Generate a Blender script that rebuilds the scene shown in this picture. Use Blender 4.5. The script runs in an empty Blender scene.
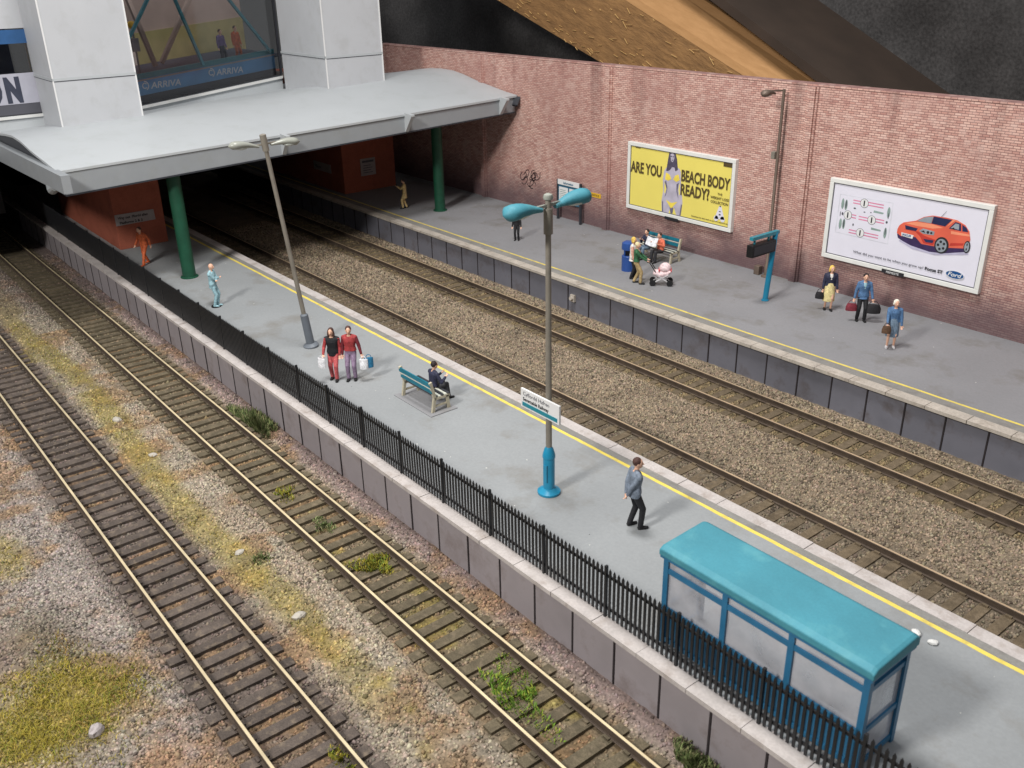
import bpy, math, random
import numpy as np
from mathutils import Vector, Matrix
random.seed(7); rng = np.random.default_rng(11)
SC = bpy.context.scene; COL = SC.collection
PI = math.pi
P = 1.06                      # platform height above the rails, metres at full size

# ------------------------------------------------------------------ materials
def lin(r, g, b):
    f = lambda c: (c/255/12.92) if c/255 <= .04045 else ((c/255+.055)/1.055)**2.4
    return (f(r), f(g), f(b))
MATS = {}
def pm(name, col, rough=.6, metal=0., var=.15, vscale=3., fine=.0, fscale=40., bump=0., bscale=40., attr=None,
       stain=None, stain_scale=1., stain_amt=.5, spec=.4, alpha=1., trans=0., objvar=0., specks=False):
    m = bpy.data.materials.new(name); m.use_nodes = True
    nt = m.node_tree; N = nt.nodes; L = nt.links
    b = N['Principled BSDF']
    b.inputs['Roughness'].default_value = rough; b.inputs['Metallic'].default_value = metal
    b.inputs['Specular IOR Level'].default_value = spec
    geo = N.new('ShaderNodeNewGeometry')
    if attr:
        a = N.new('ShaderNodeAttribute'); a.attribute_name = attr; base = a.outputs['Color']
    else:
        r = N.new('ShaderNodeRGB'); r.outputs[0].default_value = (*col, 1); base = r.outputs[0]
    def mul(base, scale, amt, detail=4.):
        n = N.new('ShaderNodeTexNoise'); n.inputs['Scale'].default_value = scale; n.inputs['Detail'].default_value = detail
        L.new(geo.outputs['Position'], n.inputs['Vector'])
        mr = N.new('ShaderNodeMapRange'); mr.inputs[1].default_value = .25; mr.inputs[2].default_value = .75
        mr.inputs[3].default_value = 1-amt; mr.inputs[4].default_value = 1+amt
        L.new(n.outputs['Fac'], mr.inputs[0])
        mx = N.new('ShaderNodeVectorMath'); mx.operation = 'MULTIPLY'
        L.new(base, mx.inputs[0]); L.new(mr.outputs[0], mx.inputs[1]); return mx.outputs[0]
    if var: base = mul(base, vscale, var)
    if fine: base = mul(base, fscale, fine, 2.)
    if objvar:
        oi = N.new('ShaderNodeObjectInfo'); mr = N.new('ShaderNodeMapRange'); mr.inputs[3].default_value = 1-objvar; mr.inputs[4].default_value = 1+objvar
        L.new(oi.outputs['Random'], mr.inputs[0]); mx = N.new('ShaderNodeVectorMath'); mx.operation = 'MULTIPLY'
        L.new(base, mx.inputs[0]); L.new(mr.outputs[0], mx.inputs[1]); base = mx.outputs[0]
    if stain:
        n = N.new('ShaderNodeTexNoise'); n.inputs['Scale'].default_value = stain_scale; n.inputs['Detail'].default_value = 7
        n.inputs['Roughness'].default_value = .65
        L.new(geo.outputs['Position'], n.inputs['Vector'])
        mr = N.new('ShaderNodeMapRange'); mr.inputs[1].default_value = .52; mr.inputs[2].default_value = .68; mr.inputs[4].default_value = stain_amt
        L.new(n.outputs['Fac'], mr.inputs[0])
        mx = N.new('ShaderNodeMix'); mx.data_type = 'RGBA'
        L.new(mr.outputs[0], mx.inputs['Factor']); L.new(base, mx.inputs['A']); mx.inputs['B'].default_value = (*stain, 1); base = mx.outputs['Result']
    if specks:      # little chips and drips of white and dark paint
        for sc_, th, c_ in ((3.1, .045, lin(205, 205, 200)), (2.3, .04, lin(70, 68, 66)), (.9, .035, lin(110, 106, 100))):
            vo = N.new('ShaderNodeTexVoronoi'); vo.inputs['Scale'].default_value = sc_; L.new(geo.outputs['Position'], vo.inputs['Vector'])
            s1 = N.new('ShaderNodeSeparateColor'); L.new(vo.outputs['Color'], s1.inputs[0])
            m1 = N.new('ShaderNodeMath'); m1.operation = 'MULTIPLY'; m1.inputs[1].default_value = th*sc_*.55; L.new(s1.outputs[0], m1.inputs[0])
            m2 = N.new('ShaderNodeMath'); m2.operation = 'LESS_THAN'; L.new(vo.outputs['Distance'], m2.inputs[0]); L.new(m1.outputs[0], m2.inputs[1])
            m3 = N.new('ShaderNodeMath'); m3.operation = 'GREATER_THAN'; L.new(s1.outputs[1], m3.inputs[0]); m3.inputs[1].default_value = .6
            m4 = N.new('ShaderNodeMath'); m4.operation = 'MULTIPLY'; L.new(m2.outputs[0], m4.inputs[0]); L.new(m3.outputs[0], m4.inputs[1])
            mx = N.new('ShaderNodeMix'); mx.data_type = 'RGBA'; L.new(m4.outputs[0], mx.inputs['Factor']); L.new(base, mx.inputs['A']); mx.inputs['B'].default_value = (*c_, 1); base = mx.outputs['Result']
    L.new(base, b.inputs['Base Color'])
    if bump:
        n = N.new('ShaderNodeTexNoise'); n.inputs['Scale'].default_value = bscale; n.inputs['Detail'].default_value = 5
        L.new(geo.outputs['Position'], n.inputs['Vector'])
        bp = N.new('ShaderNodeBump'); bp.inputs['Strength'].default_value = bump; bp.inputs['Distance'].default_value = .02
        L.new(n.outputs['Fac'], bp.inputs['Height']); L.new(bp.outputs['Normal'], b.inputs['Normal'])
    b.inputs['Alpha'].default_value = alpha; b.inputs['Transmission Weight'].default_value = trans
    MATS[name] = m
    return m

M = {}
def P_(key, rgb, **k): M[key] = pm(key, lin(*rgb), **k)
P_('teal', (44, 132, 148), rough=.35, var=.08, stain=lin(20, 100, 135), stain_scale=4, stain_amt=.4)
P_('roof_teal', (66, 134, 150), rough=.6, var=.12, vscale=1.1, fine=.05, fscale=25, bump=.25, bscale=7, stain=lin(96, 160, 168), stain_scale=1.7, stain_amt=.45)
P_('shelter_blue', (44, 106, 144), rough=.38, var=.12, vscale=5)
P_('cyan_paint', (34, 134, 170), rough=.3, var=.08)
P_('grey_metal', (140, 134, 124), rough=.5, metal=.25, var=.14, vscale=4)
P_('brown_metal', (112, 98, 88), rough=.55, metal=.3, var=.2, vscale=3)
P_('dark_metal', (52, 54, 60), rough=.55, var=.15)
P_('slate_paint', (104, 110, 118), rough=.5, var=.12)
P_('fence_black', (30, 31, 34), rough=.45, var=.2, vscale=2)
P_('black', (20, 20, 22), rough=.5, var=.1)
P_('lens', (150, 152, 144), rough=.25, var=.03)
P_('white_paint', (214, 214, 212), rough=.5, var=.05, vscale=1.2, stain=lin(176, 172, 168), stain_scale=2.5, stain_amt=.25)
P_('tower_white', (188, 190, 194), rough=.55, var=.035, vscale=.7, stain=lin(160, 160, 158), stain_scale=1.2, stain_amt=.25)
P_('canopy_white', (180, 184, 187), rough=.55, var=.03, vscale=.5, stain=lin(160, 164, 162), stain_scale=.9, stain_amt=.3)
P_('fascia_grey', (146, 150, 154), rough=.5, var=.05, vscale=1.5, stain=lin(140, 142, 140), stain_scale=1.4, stain_amt=.4)
P_('deck_black', (34, 32, 32), rough=1., var=.2, spec=.05)
P_('dead_black', (18, 17, 17), rough=1., var=.2, spec=.03)  # dead black puts the shade under the bridge into the colour
P_('green_column', (24, 74, 54), rough=.5, var=.18, vscale=3)
P_('orange_brick', (158, 88, 68), rough=.8, var=.12, vscale=1.2, fine=.14, fscale=22, stain=lin(120, 62, 48), stain_scale=2, stain_amt=.35)
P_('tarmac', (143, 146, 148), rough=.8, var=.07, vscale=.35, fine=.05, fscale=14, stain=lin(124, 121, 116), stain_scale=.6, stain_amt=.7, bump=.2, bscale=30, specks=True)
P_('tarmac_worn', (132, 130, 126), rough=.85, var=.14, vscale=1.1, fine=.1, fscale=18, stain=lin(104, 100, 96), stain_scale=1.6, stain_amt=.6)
P_('tarmac_far', (134, 134, 137), rough=.85, var=.08, vscale=.4, fine=.05, fscale=14, stain=lin(114, 111, 106), stain_scale=.7, stain_amt=.7, bump=.2, bscale=30, specks=True)  # same grey paint, with the far platform's weaker light put into the colour
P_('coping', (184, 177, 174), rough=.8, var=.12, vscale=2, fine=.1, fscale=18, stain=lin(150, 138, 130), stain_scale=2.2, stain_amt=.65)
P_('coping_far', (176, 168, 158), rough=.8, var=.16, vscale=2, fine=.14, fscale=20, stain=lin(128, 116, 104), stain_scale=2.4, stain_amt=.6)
P_('yellow_line', (226, 204, 96), rough=.6, var=.08, vscale=4, stain=lin(176, 158, 96), stain_scale=3, stain_amt=.75)
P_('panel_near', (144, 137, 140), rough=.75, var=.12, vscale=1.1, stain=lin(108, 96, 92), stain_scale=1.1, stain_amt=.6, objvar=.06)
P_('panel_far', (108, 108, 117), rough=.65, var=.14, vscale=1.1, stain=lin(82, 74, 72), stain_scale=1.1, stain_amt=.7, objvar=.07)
P_('seam', (46, 40, 42), rough=.9)
P_('rust', (84, 72, 62), rough=.75, metal=.2, var=.25, vscale=5, fine=.15, fscale=60)
P_('rail_top', (226, 208, 170), rough=.35, metal=.25, var=.15, vscale=1.5)  # the three railhead colours have the rails' cream highlight painted in
P_('rail_top_dull', (196, 172, 142), rough=.45, metal=.3, var=.2, vscale=2)
P_('rail_top_warm', (206, 190, 156), rough=.38, metal=.25, var=.2, vscale=1.5)
P_('sleeper', (82, 73, 67), rough=.9, var=.28, vscale=4, fine=.3, fscale=34, objvar=.16, stain=lin(140, 124, 104), stain_scale=5, stain_amt=.5, bump=.3, bscale=60)
P_('sleeper_moss', (92, 83, 66), rough=.9, var=.28, vscale=4, fine=.3, fscale=34, objvar=.16, stain=lin(140, 124, 104), stain_scale=5, stain_amt=.5, bump=.3, bscale=60)
P_('sleeper_brown', (100, 87, 69), rough=.9, var=.28, vscale=4, fine=.3, fscale=34, objvar=.16, stain=lin(140, 124, 104), stain_scale=5, stain_amt=.5, bump=.3, bscale=60)
P_('wood_slat', (24, 110, 130), rough=.5, var=.15)
P_('seat_slat', (206, 208, 196), rough=.5, var=.1)
P_('cream_iron', (186, 178, 156), rough=.5, var=.15, vscale=8)
P_('bin_blue', (44, 78, 144), rough=.35, var=.08)
P_('sign_white', (226, 226, 226), rough=.4, var=.02)
P_('sign_pale', (176, 176, 188), rough=.5, var=.05)
P_('deep_blue', (52, 92, 140), rough=.4, var=.1)
P_('truss_teal', (84, 156, 172), rough=.4, var=.08)
P_('sign_grey', (160, 152, 152), rough=.6, var=.08)
P_('ink', (38, 38, 42), rough=.7, var=.0)
P_('ink_soft', (84, 84, 92), rough=.7, var=.0)
P_('ink_brown', (84, 70, 40), rough=.7, var=.0)
P_('poster_yellow', (236, 220, 112), rough=.45, var=.03, vscale=1)
P_('poster_white', (226, 224, 236), rough=.45, var=.02)
P_('poster_frame', (226, 226, 222), rough=.45, var=.05)
P_('glass_lens', (205, 210, 205), rough=.25, var=.03)
P_('print_skin', (186, 180, 196), rough=.5, var=.18, vscale=3)
P_('print_shade', (108, 104, 126), rough=.5, var=.2, vscale=4)
P_('print_hair', (84, 78, 96), rough=.5, var=.3, vscale=8)
P_('print_yellow', (240, 216, 90), rough=.5)
P_('car_orange', (220, 100, 78), rough=.4, var=.1, vscale=2)
P_('car_orange_dark', (188, 62, 52), rough=.4, var=.1, vscale=2)
P_('car_orange_light', (240, 150, 116), rough=.4, var=.08, vscale=2)
P_('car_glass', (44, 50, 86), rough=.3, var=.2, vscale=3)
P_('car_glass_pale', (150, 158, 166), rough=.3, var=.2, vscale=3)
P_('car_shadow', (186, 182, 206), rough=.5)
P_('car_dark', (58, 44, 84), rough=.5, var=.2, vscale=4)
P_('pink_print', (214, 128, 160), rough=.5)
P_('green_print', (140, 160, 154), rough=.5)
P_('sheet_print', (212, 212, 222), rough=.5)
P_('oval_blue', (20, 78, 136), rough=.35, var=.04)
P_('small_yellow', (222, 176, 50), rough=.5)
P_('notice_blue', (56, 104, 130), rough=.45, var=.1)
P_('graffiti', (44, 30, 34), rough=.8)
P_('band_blue', (96, 154, 204), rough=.45, var=.12, vscale=1.2)
P_('band_teal', (54, 126, 138), rough=.45, var=.12)
P_('interior_brown', (158, 140, 132), rough=.9, var=.25, vscale=.5)
P_('interior_green', (140, 132, 92), rough=.9, var=.2, vscale=1)
P_('interior_pale', (176, 164, 158), rough=.9, var=.1)
P_('interior_dark', (58, 62, 78), rough=.8, var=.15)
P_('gold', (230, 180, 60), rough=.4)
P_('stone', (170, 164, 154), rough=.8, var=.12, vscale=9, bump=.4, bscale=30)
P_('felt_dark', (70, 68, 68), rough=.62, var=.3, vscale=.5, fine=.38, fscale=7, bump=1., bscale=6)
P_('board_brown', (60, 48, 40), rough=.9, var=.2, vscale=.5)
P_('skin', (222, 176, 150), rough=.55, var=.08, vscale=12)
P_('eye', (30, 26, 26), rough=.4); P_('lip', (160, 84, 78), rough=.5)
for k, c in dict(cl_black=(30, 30, 34), cl_navy=(44, 46, 68), cl_grey=(112, 122, 136), cl_red=(160, 58, 60), cl_pinkred=(190, 90, 92),
                 cl_maroon=(104, 30, 40), cl_lilac=(136, 116, 140), cl_lightblue=(150, 186, 196), cl_orange=(206, 102, 60), cl_cream=(214, 186, 130),
                 cl_green=(50, 98, 66), cl_khaki=(172, 150, 108), cl_blue=(78, 112, 152), cl_steel=(110, 130, 150), cl_white=(226, 222, 216),
                 cl_charcoal=(52, 52, 56), cl_peach=(220, 168, 150), cl_purple=(110, 88, 140), cl_skirt=(222, 206, 150), cl_orangetop=(208, 108, 82),
                 hair_brown=(74, 50, 44), hair_dark=(44, 34, 34), hair_blond=(222, 186, 90), hair_white=(224, 220, 206), hair_fair=(216, 204, 160),
                 sh_black=(26, 26, 28), sh_white=(206, 204, 206), bag_maroon=(120, 44, 56), bag_black=(32, 30, 34), bag_brown=(92, 68, 50),
                 bag_blue=(40, 112, 150), paper=(222, 222, 226), pram_white=(228, 204, 206), pram_red=(196, 84, 92)).items():
    P_(k, c, rough=.7, var=.32, vscale=10, fine=.18, fscale=40, bump=.5, bscale=22)
P_('stones', (0, 0, 0), attr='col', rough=.9, var=.0, fine=.0)
P_('blades', (0, 0, 0), attr='col', rough=.8, var=.0, spec=.15)
P_('weathered_ground', (0, 0, 0), attr='col', rough=.95, var=.2, vscale=1.5, fine=.45, fscale=16, bump=1., bscale=20)

def glass_mat():
    m = bpy.data.materials.new('window_glass'); m.use_nodes = True; nt = m.node_tree; N = nt.nodes; L = nt.links
    out = N['Material Output']; N.remove(N['Principled BSDF'])
    t = N.new('ShaderNodeBsdfTransparent'); t.inputs[0].default_value = (.95, .96, .97, 1)
    g = N.new('ShaderNodeBsdfGlossy'); g.inputs['Roughness'].default_value = .08
    lw = N.new('ShaderNodeFresnel'); lw.inputs[0].default_value = 1.4
    mx = N.new('ShaderNodeMixShader'); L.new(lw.outputs[0], mx.inputs[0]); L.new(t.outputs[0], mx.inputs[1]); L.new(g.outputs[0], mx.inputs[2])
    L.new(mx.outputs[0], out.inputs[0]); return m
M['glass'] = glass_mat()
def pane_mat():
    m = bpy.data.materials.new('cloudy_plastic'); m.use_nodes = True; nt = m.node_tree; N = nt.nodes; L = nt.links
    out = N['Material Output']; b = N['Principled BSDF']
    b.inputs['Base Color'].default_value = (*lin(206, 206, 212), 1); b.inputs['Roughness'].default_value = .3
    t = N.new('ShaderNodeBsdfTransparent'); t.inputs[0].default_value = (.9, .92, .94, 1)
    n = N.new('ShaderNodeTexNoise'); n.inputs['Scale'].default_value = 1.6; n.inputs['Detail'].default_value = 3
    geo = N.new('ShaderNodeNewGeometry'); L.new(geo.outputs['Position'], n.inputs['Vector'])
    mr = N.new('ShaderNodeMapRange'); mr.inputs[1].default_value = .3; mr.inputs[2].default_value = .7; mr.inputs[3].default_value = .2; mr.inputs[4].default_value = .68
    L.new(n.outputs['Fac'], mr.inputs[0])
    mx = N.new('ShaderNodeMixShader'); L.new(mr.outputs[0], mx.inputs[0]); L.new(t.outputs[0], mx.inputs[1]); L.new(b.outputs[0], mx.inputs[2])
    L.new(mx.outputs[0], out.inputs[0]); return m
M['pane'] = pane_mat()

def brick_mat():
    m = bpy.data.materials.new('red_brick_paper'); m.use_nodes = True; nt = m.node_tree; N = nt.nodes; L = nt.links
    b = N['Principled BSDF']; b.inputs['Roughness'].default_value = .85; b.inputs['Specular IOR Level'].default_value = .2
    geo = N.new('ShaderNodeNewGeometry'); sx = N.new('ShaderNodeSeparateXYZ'); L.new(geo.outputs['Position'], sx.inputs[0])
    ad = N.new('ShaderNodeMath'); L.new(sx.outputs['X'], ad.inputs[0]); L.new(sx.outputs['Y'], ad.inputs[1])
    cx = N.new('ShaderNodeCombineXYZ'); L.new(ad.outputs[0], cx.inputs['X']); L.new(sx.outputs['Z'], cx.inputs['Y'])
    br = N.new('ShaderNodeTexBrick'); L.new(cx.outputs[0], br.inputs['Vector'])
    br.inputs['Scale'].default_value = 1; br.inputs['Brick Width'].default_value = .225; br.inputs['Row Height'].default_value = .08
    br.inputs['Mortar Size'].default_value = .012; br.inputs['Mortar Smooth'].default_value = .3; br.inputs['Bias'].default_value = -.1
    br.inputs['Color1'].default_value = (*lin(220, 182, 168), 1); br.inputs['Color2'].default_value = (*lin(194, 146, 134), 1)
    br.inputs['Mortar'].default_value = (*lin(142, 110, 106), 1)
    base = br.outputs['Color']
    def noise(scale, det, vec=None):
        n = N.new('ShaderNodeTexNoise'); n.inputs['Scale'].default_value = scale; n.inputs['Detail'].default_value = det
        L.new(vec or geo.outputs['Position'], n.inputs['Vector']); return n.outputs['Fac']
    def mp(fac, a, b_, c, d):
        mr = N.new('ShaderNodeMapRange'); mr.inputs[1].default_value = a; mr.inputs[2].default_value = b_; mr.inputs[3].default_value = c; mr.inputs[4].default_value = d
        L.new(fac, mr.inputs[0]); return mr.outputs[0]
    def mixc(fac, a, col):
        mx = N.new('ShaderNodeMix'); mx.data_type = 'RGBA'; L.new(fac, mx.inputs['Factor']); L.new(a, mx.inputs['A']); mx.inputs['B'].default_value = (*col, 1)
        return mx.outputs['Result']
    def math_(op, a, b_):
        n = N.new('ShaderNodeMath'); n.operation = op; n.use_clamp = True
        for i, v in enumerate((a, b_)):
            if isinstance(v, (int, float)): n.inputs[i].default_value = v
            else: L.new(v, n.inputs[i])
        return n.outputs[0]
    # speckled brick faces, pale and dark bricks
    vm = N.new('ShaderNodeVectorMath'); vm.operation = 'MULTIPLY'; vm.inputs[1].default_value = (4.444, 4.444, 12.5); L.new(geo.outputs['Position'], vm.inputs[0])
    fl = N.new('ShaderNodeVectorMath'); fl.operation = 'FLOOR'; L.new(vm.outputs[0], fl.inputs[0])
    wn = N.new('ShaderNodeTexWhiteNoise'); L.new(fl.outputs[0], wn.inputs['Vector'])
    base = mixc(mp(wn.outputs['Value'], .6, 1, 0, .28), base, lin(226, 200, 190))
    base = mixc(mp(wn.outputs['Value'], .4, 0, 0, .34), base, lin(138, 92, 90))
    base = mixc(mp(noise(.35, 6), .42, .7, 0, .5), base, lin(160, 118, 112)); base = mixc(mp(noise(1.7, 5), .55, .7, 0, .4), base, lin(206, 176, 166))
    # damp streaks running down from the top of the wall
    st = N.new('ShaderNodeVectorMath'); st.operation = 'MULTIPLY'; st.inputs[1].default_value = (1.1, 1.1, .06); L.new(geo.outputs['Position'], st.inputs[0])
    top = mp(sx.outputs['Z'], 3.5, 8.4, 0, 1)
    base = mixc(math_('MULTIPLY', mp(noise(1, 3, st.outputs[0]), .56, .72, 0, .55), top), base, lin(96, 66, 64))
    # airbrushed grime band above the platform with a ragged upper edge
    h = N.new('ShaderNodeMath'); h.operation = 'MULTIPLY_ADD'; L.new(noise(.9, 4), h.inputs[0]); h.inputs[1].default_value = -1.6; L.new(sx.outputs['Z'], h.inputs[2])
    base = mixc(mp(h.outputs[0], 2.3, .55, 0, .85), base, lin(92, 76, 82))
    L.new(base, b.inputs['Base Color'])
    bp = N.new('ShaderNodeBump'); bp.inputs['Strength'].default_value = .5; bp.inputs['Distance'].default_value = .02; bp.invert = True
    L.new(br.outputs['Fac'], bp.inputs['Height']); L.new(bp.outputs['Normal'], b.inputs['Normal'])
    return m
M['brick'] = brick_mat()
def timber_mat(name, c1, c2, axis, rough_=.8, bump=.4, strands=False):
    m = bpy.data.materials.new(name); m.use_nodes = True; nt = m.node_tree; N = nt.nodes; L = nt.links
    b = N['Principled BSDF']; b.inputs['Roughness'].default_value = rough_; b.inputs['Specular IOR Level'].default_value = .25
    tc = N.new('ShaderNodeTexCoord'); mp = N.new('ShaderNodeMapping'); L.new(tc.outputs['Object'], mp.inputs['Vector'])
    mp.inputs['Scale'].default_value = (.5, 2.2, 2.2)
    n = N.new('ShaderNodeTexNoise'); n.inputs['Scale'].default_value = 1.6; n.inputs['Detail'].default_value = 9; n.inputs['Roughness'].default_value = .7
    L.new(mp.outputs[0], n.inputs['Vector'])
    cr = N.new('ShaderNodeValToRGB'); cr.color_ramp.elements[0].position = .3; cr.color_ramp.elements[0].color = (*c1, 1)
    cr.color_ramp.elements[1].position = .7; cr.color_ramp.elements[1].color = (*c2, 1); L.new(n.outputs['Fac'], cr.inputs[0])
    L.new(cr.outputs[0], b.inputs['Base Color'])
    bp = N.new('ShaderNodeBump'); bp.inputs['Strength'].default_value = bump; bp.inputs['Distance'].default_value = .1
    L.new(n.outputs['Fac'], bp.inputs['Height']); L.new(bp.outputs['Normal'], b.inputs['Normal'])
    return m
M['timber_rough'] = timber_mat('rough_sawn_timber', lin(122, 92, 62), lin(168, 128, 84), 0, .9, .9)
M['timber_plane'] = timber_mat('planed_timber', lin(170, 128, 84), lin(190, 146, 100), 0, .7, .15)
M['timber_splinter'] = timber_mat('timber_splinter', lin(206, 164, 104), lin(226, 190, 130), 0, .8, .1)

# ------------------------------------------------------------------ mesh helpers
class MB:
    def __init__(s): s.v = []; s.f = []; s.m = []
    def add(s, vs, fs, mi=0):
        o = len(s.v); s.v += [tuple(x) for x in vs]; s.f += [tuple(i+o for i in f) for f in fs]; s.m += [mi]*len(fs); return s
    def box(s, a, b, mi=0, mat=None):
        (x0, y0, z0), (x1, y1, z1) = a, b
        vs = [(x0, y0, z0), (x1, y0, z0), (x1, y1, z0), (x0, y1, z0), (x0, y0, z1), (x1, y0, z1), (x1, y1, z1), (x0, y1, z1)]
        if mat is not None: vs = [tuple(mat @ Vector(v)) for v in vs]
        return s.add(vs, [(0, 3, 2, 1), (4, 5, 6, 7), (0, 1, 5, 4), (1, 2, 6, 5), (2, 3, 7, 6), (3, 0, 4, 7)], mi)
    def bar(s, a, b, w, h, mi=0, up=(0, 0, 1)):
        a, b = Vector(a), Vector(b); d = (b-a).normalized(); u = Vector(up)
        if abs(d.dot(u)) > .99: u = Vector((1, 0, 0))
        r = d.cross(u).normalized(); u = r.cross(d); vs = []
        for p in (a, b):
            for sx, sy in ((-1, -1), (1, -1), (1, 1), (-1, 1)): vs.append(p+r*(sx*w/2)+u*(sy*h/2))
        return s.add(vs, [(0, 1, 2, 3), (7, 6, 5, 4), (0, 4, 5, 1), (1, 5, 6, 2), (2, 6, 7, 3), (3, 7, 4, 0)], mi)
    def tube(s, pts, rad, n=10, mi=0, ell=None, right=None):
        """closed loft of rings; rad: list of r or (rx, ry)"""
        pts = [Vector(p) for p in pts]; k = len(pts); vs = []; fs = []
        prev = None
        for i, p in enumerate(pts):
            d = (pts[min(i+1, k-1)]-pts[max(i-1, 0)]).normalized()
            if right is not None: r = Vector(right) - d*d.dot(Vector(right))
            elif prev is not None: r = prev - d*d.dot(prev)
            else:
                u = Vector((0, 0, 1)) if abs(d.z) < .9 else Vector((1, 0, 0)); r = d.cross(u)
            r.normalize(); prev = r; u = d.cross(r)
            R = rad[i] if isinstance(rad, (list, tuple)) and not (len(rad) == 2 and not hasattr(rad[0], '__len__') and k != 2) else rad
            rx, ry = R if hasattr(R, '__len__') else (R, R)
            for j in range(n):
                a = 2*PI*j/n; vs.append(p+r*(rx*math.cos(a))+u*(ry*math.sin(a)))
        for i in range(k-1):
            for j in range(n):
                a, b = i*n+j, i*n+(j+1) % n; fs.append((a, b, b+n, a+n))
        fs.append(tuple(range(n-1, -1, -1))); fs.append(tuple((k-1)*n+j for j in range(n)))
        return s.add(vs, fs, mi)
    def lathe(s, prof, c=(0, 0, 0), n=20, mi=0):
        return s.tube([(c[0], c[1], c[2]+z) for r, z in prof], [(max(r, .0005),)*2 for r, z in prof], n, mi, right=(1, 0, 0)) if False else s._lathe(prof, c, n, mi)
    def _lathe(s, prof, c, n, mi):
        vs = []; fs = []; k = len(prof)
        for r, z in prof:
            for j in range(n): vs.append((c[0]+r*math.cos(2*PI*j/n), c[1]+r*math.sin(2*PI*j/n), c[2]+z))
        for i in range(k-1):
            for j in range(n):
                a, b = i*n+j, i*n+(j+1) % n; fs.append((a, b, b+n, a+n))
        fs.append(tuple(range(n-1, -1, -1))); fs.append(tuple((k-1)*n+j for j in range(n)))
        return s.add(vs, fs, mi)
    def ell(s, c, r, mi=0, nu=14, nv=9, rot=None):
        c = Vector(c); vs = []; fs = []; rot = rot or Matrix.Identity(3)
        for i in range(1, nv):
            t = PI*i/nv
            for j in range(nu):
                a = 2*PI*j/nu
                vs.append(c+rot @ Vector((r[0]*math.sin(t)*math.cos(a), r[1]*math.sin(t)*math.sin(a), -r[2]*math.cos(t))))
        vs += [c+rot @ Vector((0, 0, -r[2])), c+rot @ Vector((0, 0, r[2]))]
        b, t = len(vs)-2, len(vs)-1
        for i in range(nv-2):
            for j in range(nu):
                p, q = i*nu+j, i*nu+(j+1) % nu; fs.append((p, q, q+nu, p+nu))
        for j in range(nu):
            fs.append((b, (j+1) % nu, j)); fs.append((t, (nv-2)*nu+j, (nv-2)*nu+(j+1) % nu))
        return s.add(vs, fs, mi)
    def prism(s, poly, mat, th, mi=0):
        """polygon in the local xy plane, extruded along local z"""
        n = len(poly); ar = sum(poly[i][0]*poly[(i+1) % n][1]-poly[(i+1) % n][0]*poly[i][1] for i in range(n))
        if ar < 0: poly = poly[::-1]
        vs = [mat @ Vector((x, y, 0)) for x, y in poly]+[mat @ Vector((x, y, th)) for x, y in poly]
        fs = [tuple(range(n-1, -1, -1)), tuple(range(n, 2*n))]+[(i, (i+1) % n, n+(i+1) % n, n+i) for i in range(n)]
        return s.add(vs, fs, mi)
    def build(s, name, mats, parent=None, smooth=None, bevel=0.):
        me = bpy.data.meshes.new(name); me.from_pydata([tuple(v) for v in s.v], [], s.f)
        if not isinstance(mats, (list, tuple)): mats = [mats]
        for m in mats: me.materials.append(M[m] if isinstance(m, str) else m)
        if len(mats) > 1: me.polygons.foreach_set('material_index', s.m)
        me.update()
        if smooth:
            me.polygons.foreach_set('use_smooth', [True]*len(me.polygons))
            try: me.set_sharp_from_angle(angle=math.radians(smooth))
            except Exception: pass
        o = bpy.data.objects.new(name, me); COL.objects.link(o)
        if parent is not None: put(o, parent)
        if bevel:
            b = o.modifiers.new('bevel', 'BEVEL'); b.width = bevel; b.segments = 2; b.limit_method = 'ANGLE'
        return o
def put(o, parent):
    """parent keeping the world-space vertices where they are"""
    o.parent = parent; o.matrix_parent_inverse = world(parent).inverted()
def world(o):
    m = o.matrix_basis.copy()
    if o.parent: m = world(o.parent) @ o.matrix_parent_inverse @ m
    return m
def tag(o, label=None, cat=None, group=None, kind=None):
    if label: o['label'] = label
    if cat: o['category'] = cat
    if group: o['group'] = group
    if kind: o['kind'] = kind
    return o
def thing(name, label, cat, loc=(0, 0, 0), rz=0, group=None):
    o = bpy.data.objects.new(name, None); COL.objects.link(o); o.location = loc; o.rotation_euler = (0, 0, rz); o.empty_display_size = .3
    return tag(o, label, cat, group)
def local(o, parent):
    """parent a mesh that was modelled in the parent's own coordinates"""
    o.parent = parent; return o
def text(body, size, m, org, facing, parent, name='lettering', sx=1., bold=0., align='LEFT', th=.003, italic=0., fit=None):
    cu = bpy.data.curves.new('txt', 'FONT'); cu.body = body; cu.size = size; cu.extrude = th; cu.offset = bold; cu.align_x = align; cu.shear = italic
    cu.resolution_u = 3
    o = bpy.data.objects.new('txt', cu); COL.objects.link(o); bpy.context.view_layer.update()
    me = bpy.data.meshes.new_from_object(o.evaluated_get(bpy.context.evaluated_depsgraph_get())); bpy.data.objects.remove(o)
    if fit:
        xs = [v.co.x for v in me.vertices]; sx = fit/(max(xs)-min(xs)); org = Vector(org)-Vector(dict(s=(1, 0, 0), e=(0, 1, 0))[facing])*min(xs)*sx
    me.name = name; me.materials.clear(); me.materials.append(M[m])
    me.transform(frame(org, facing) @ Matrix.Diagonal((sx, 1, 1, 1)))
    t = bpy.data.objects.new(name, me); COL.objects.link(t); put(t, parent); return t
def frame(org, facing):
    """local x along the surface, y up, z out of it, for a surface facing -y ('s') or +x ('e')"""
    x, y, z = dict(s=((1, 0, 0), (0, 0, 1), (0, -1, 0)), e=((0, 1, 0), (0, 0, 1), (1, 0, 0)))[facing]
    m = Matrix((x, y, z)).transposed().to_4x4(); m.translation = Vector(org); return m
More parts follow.
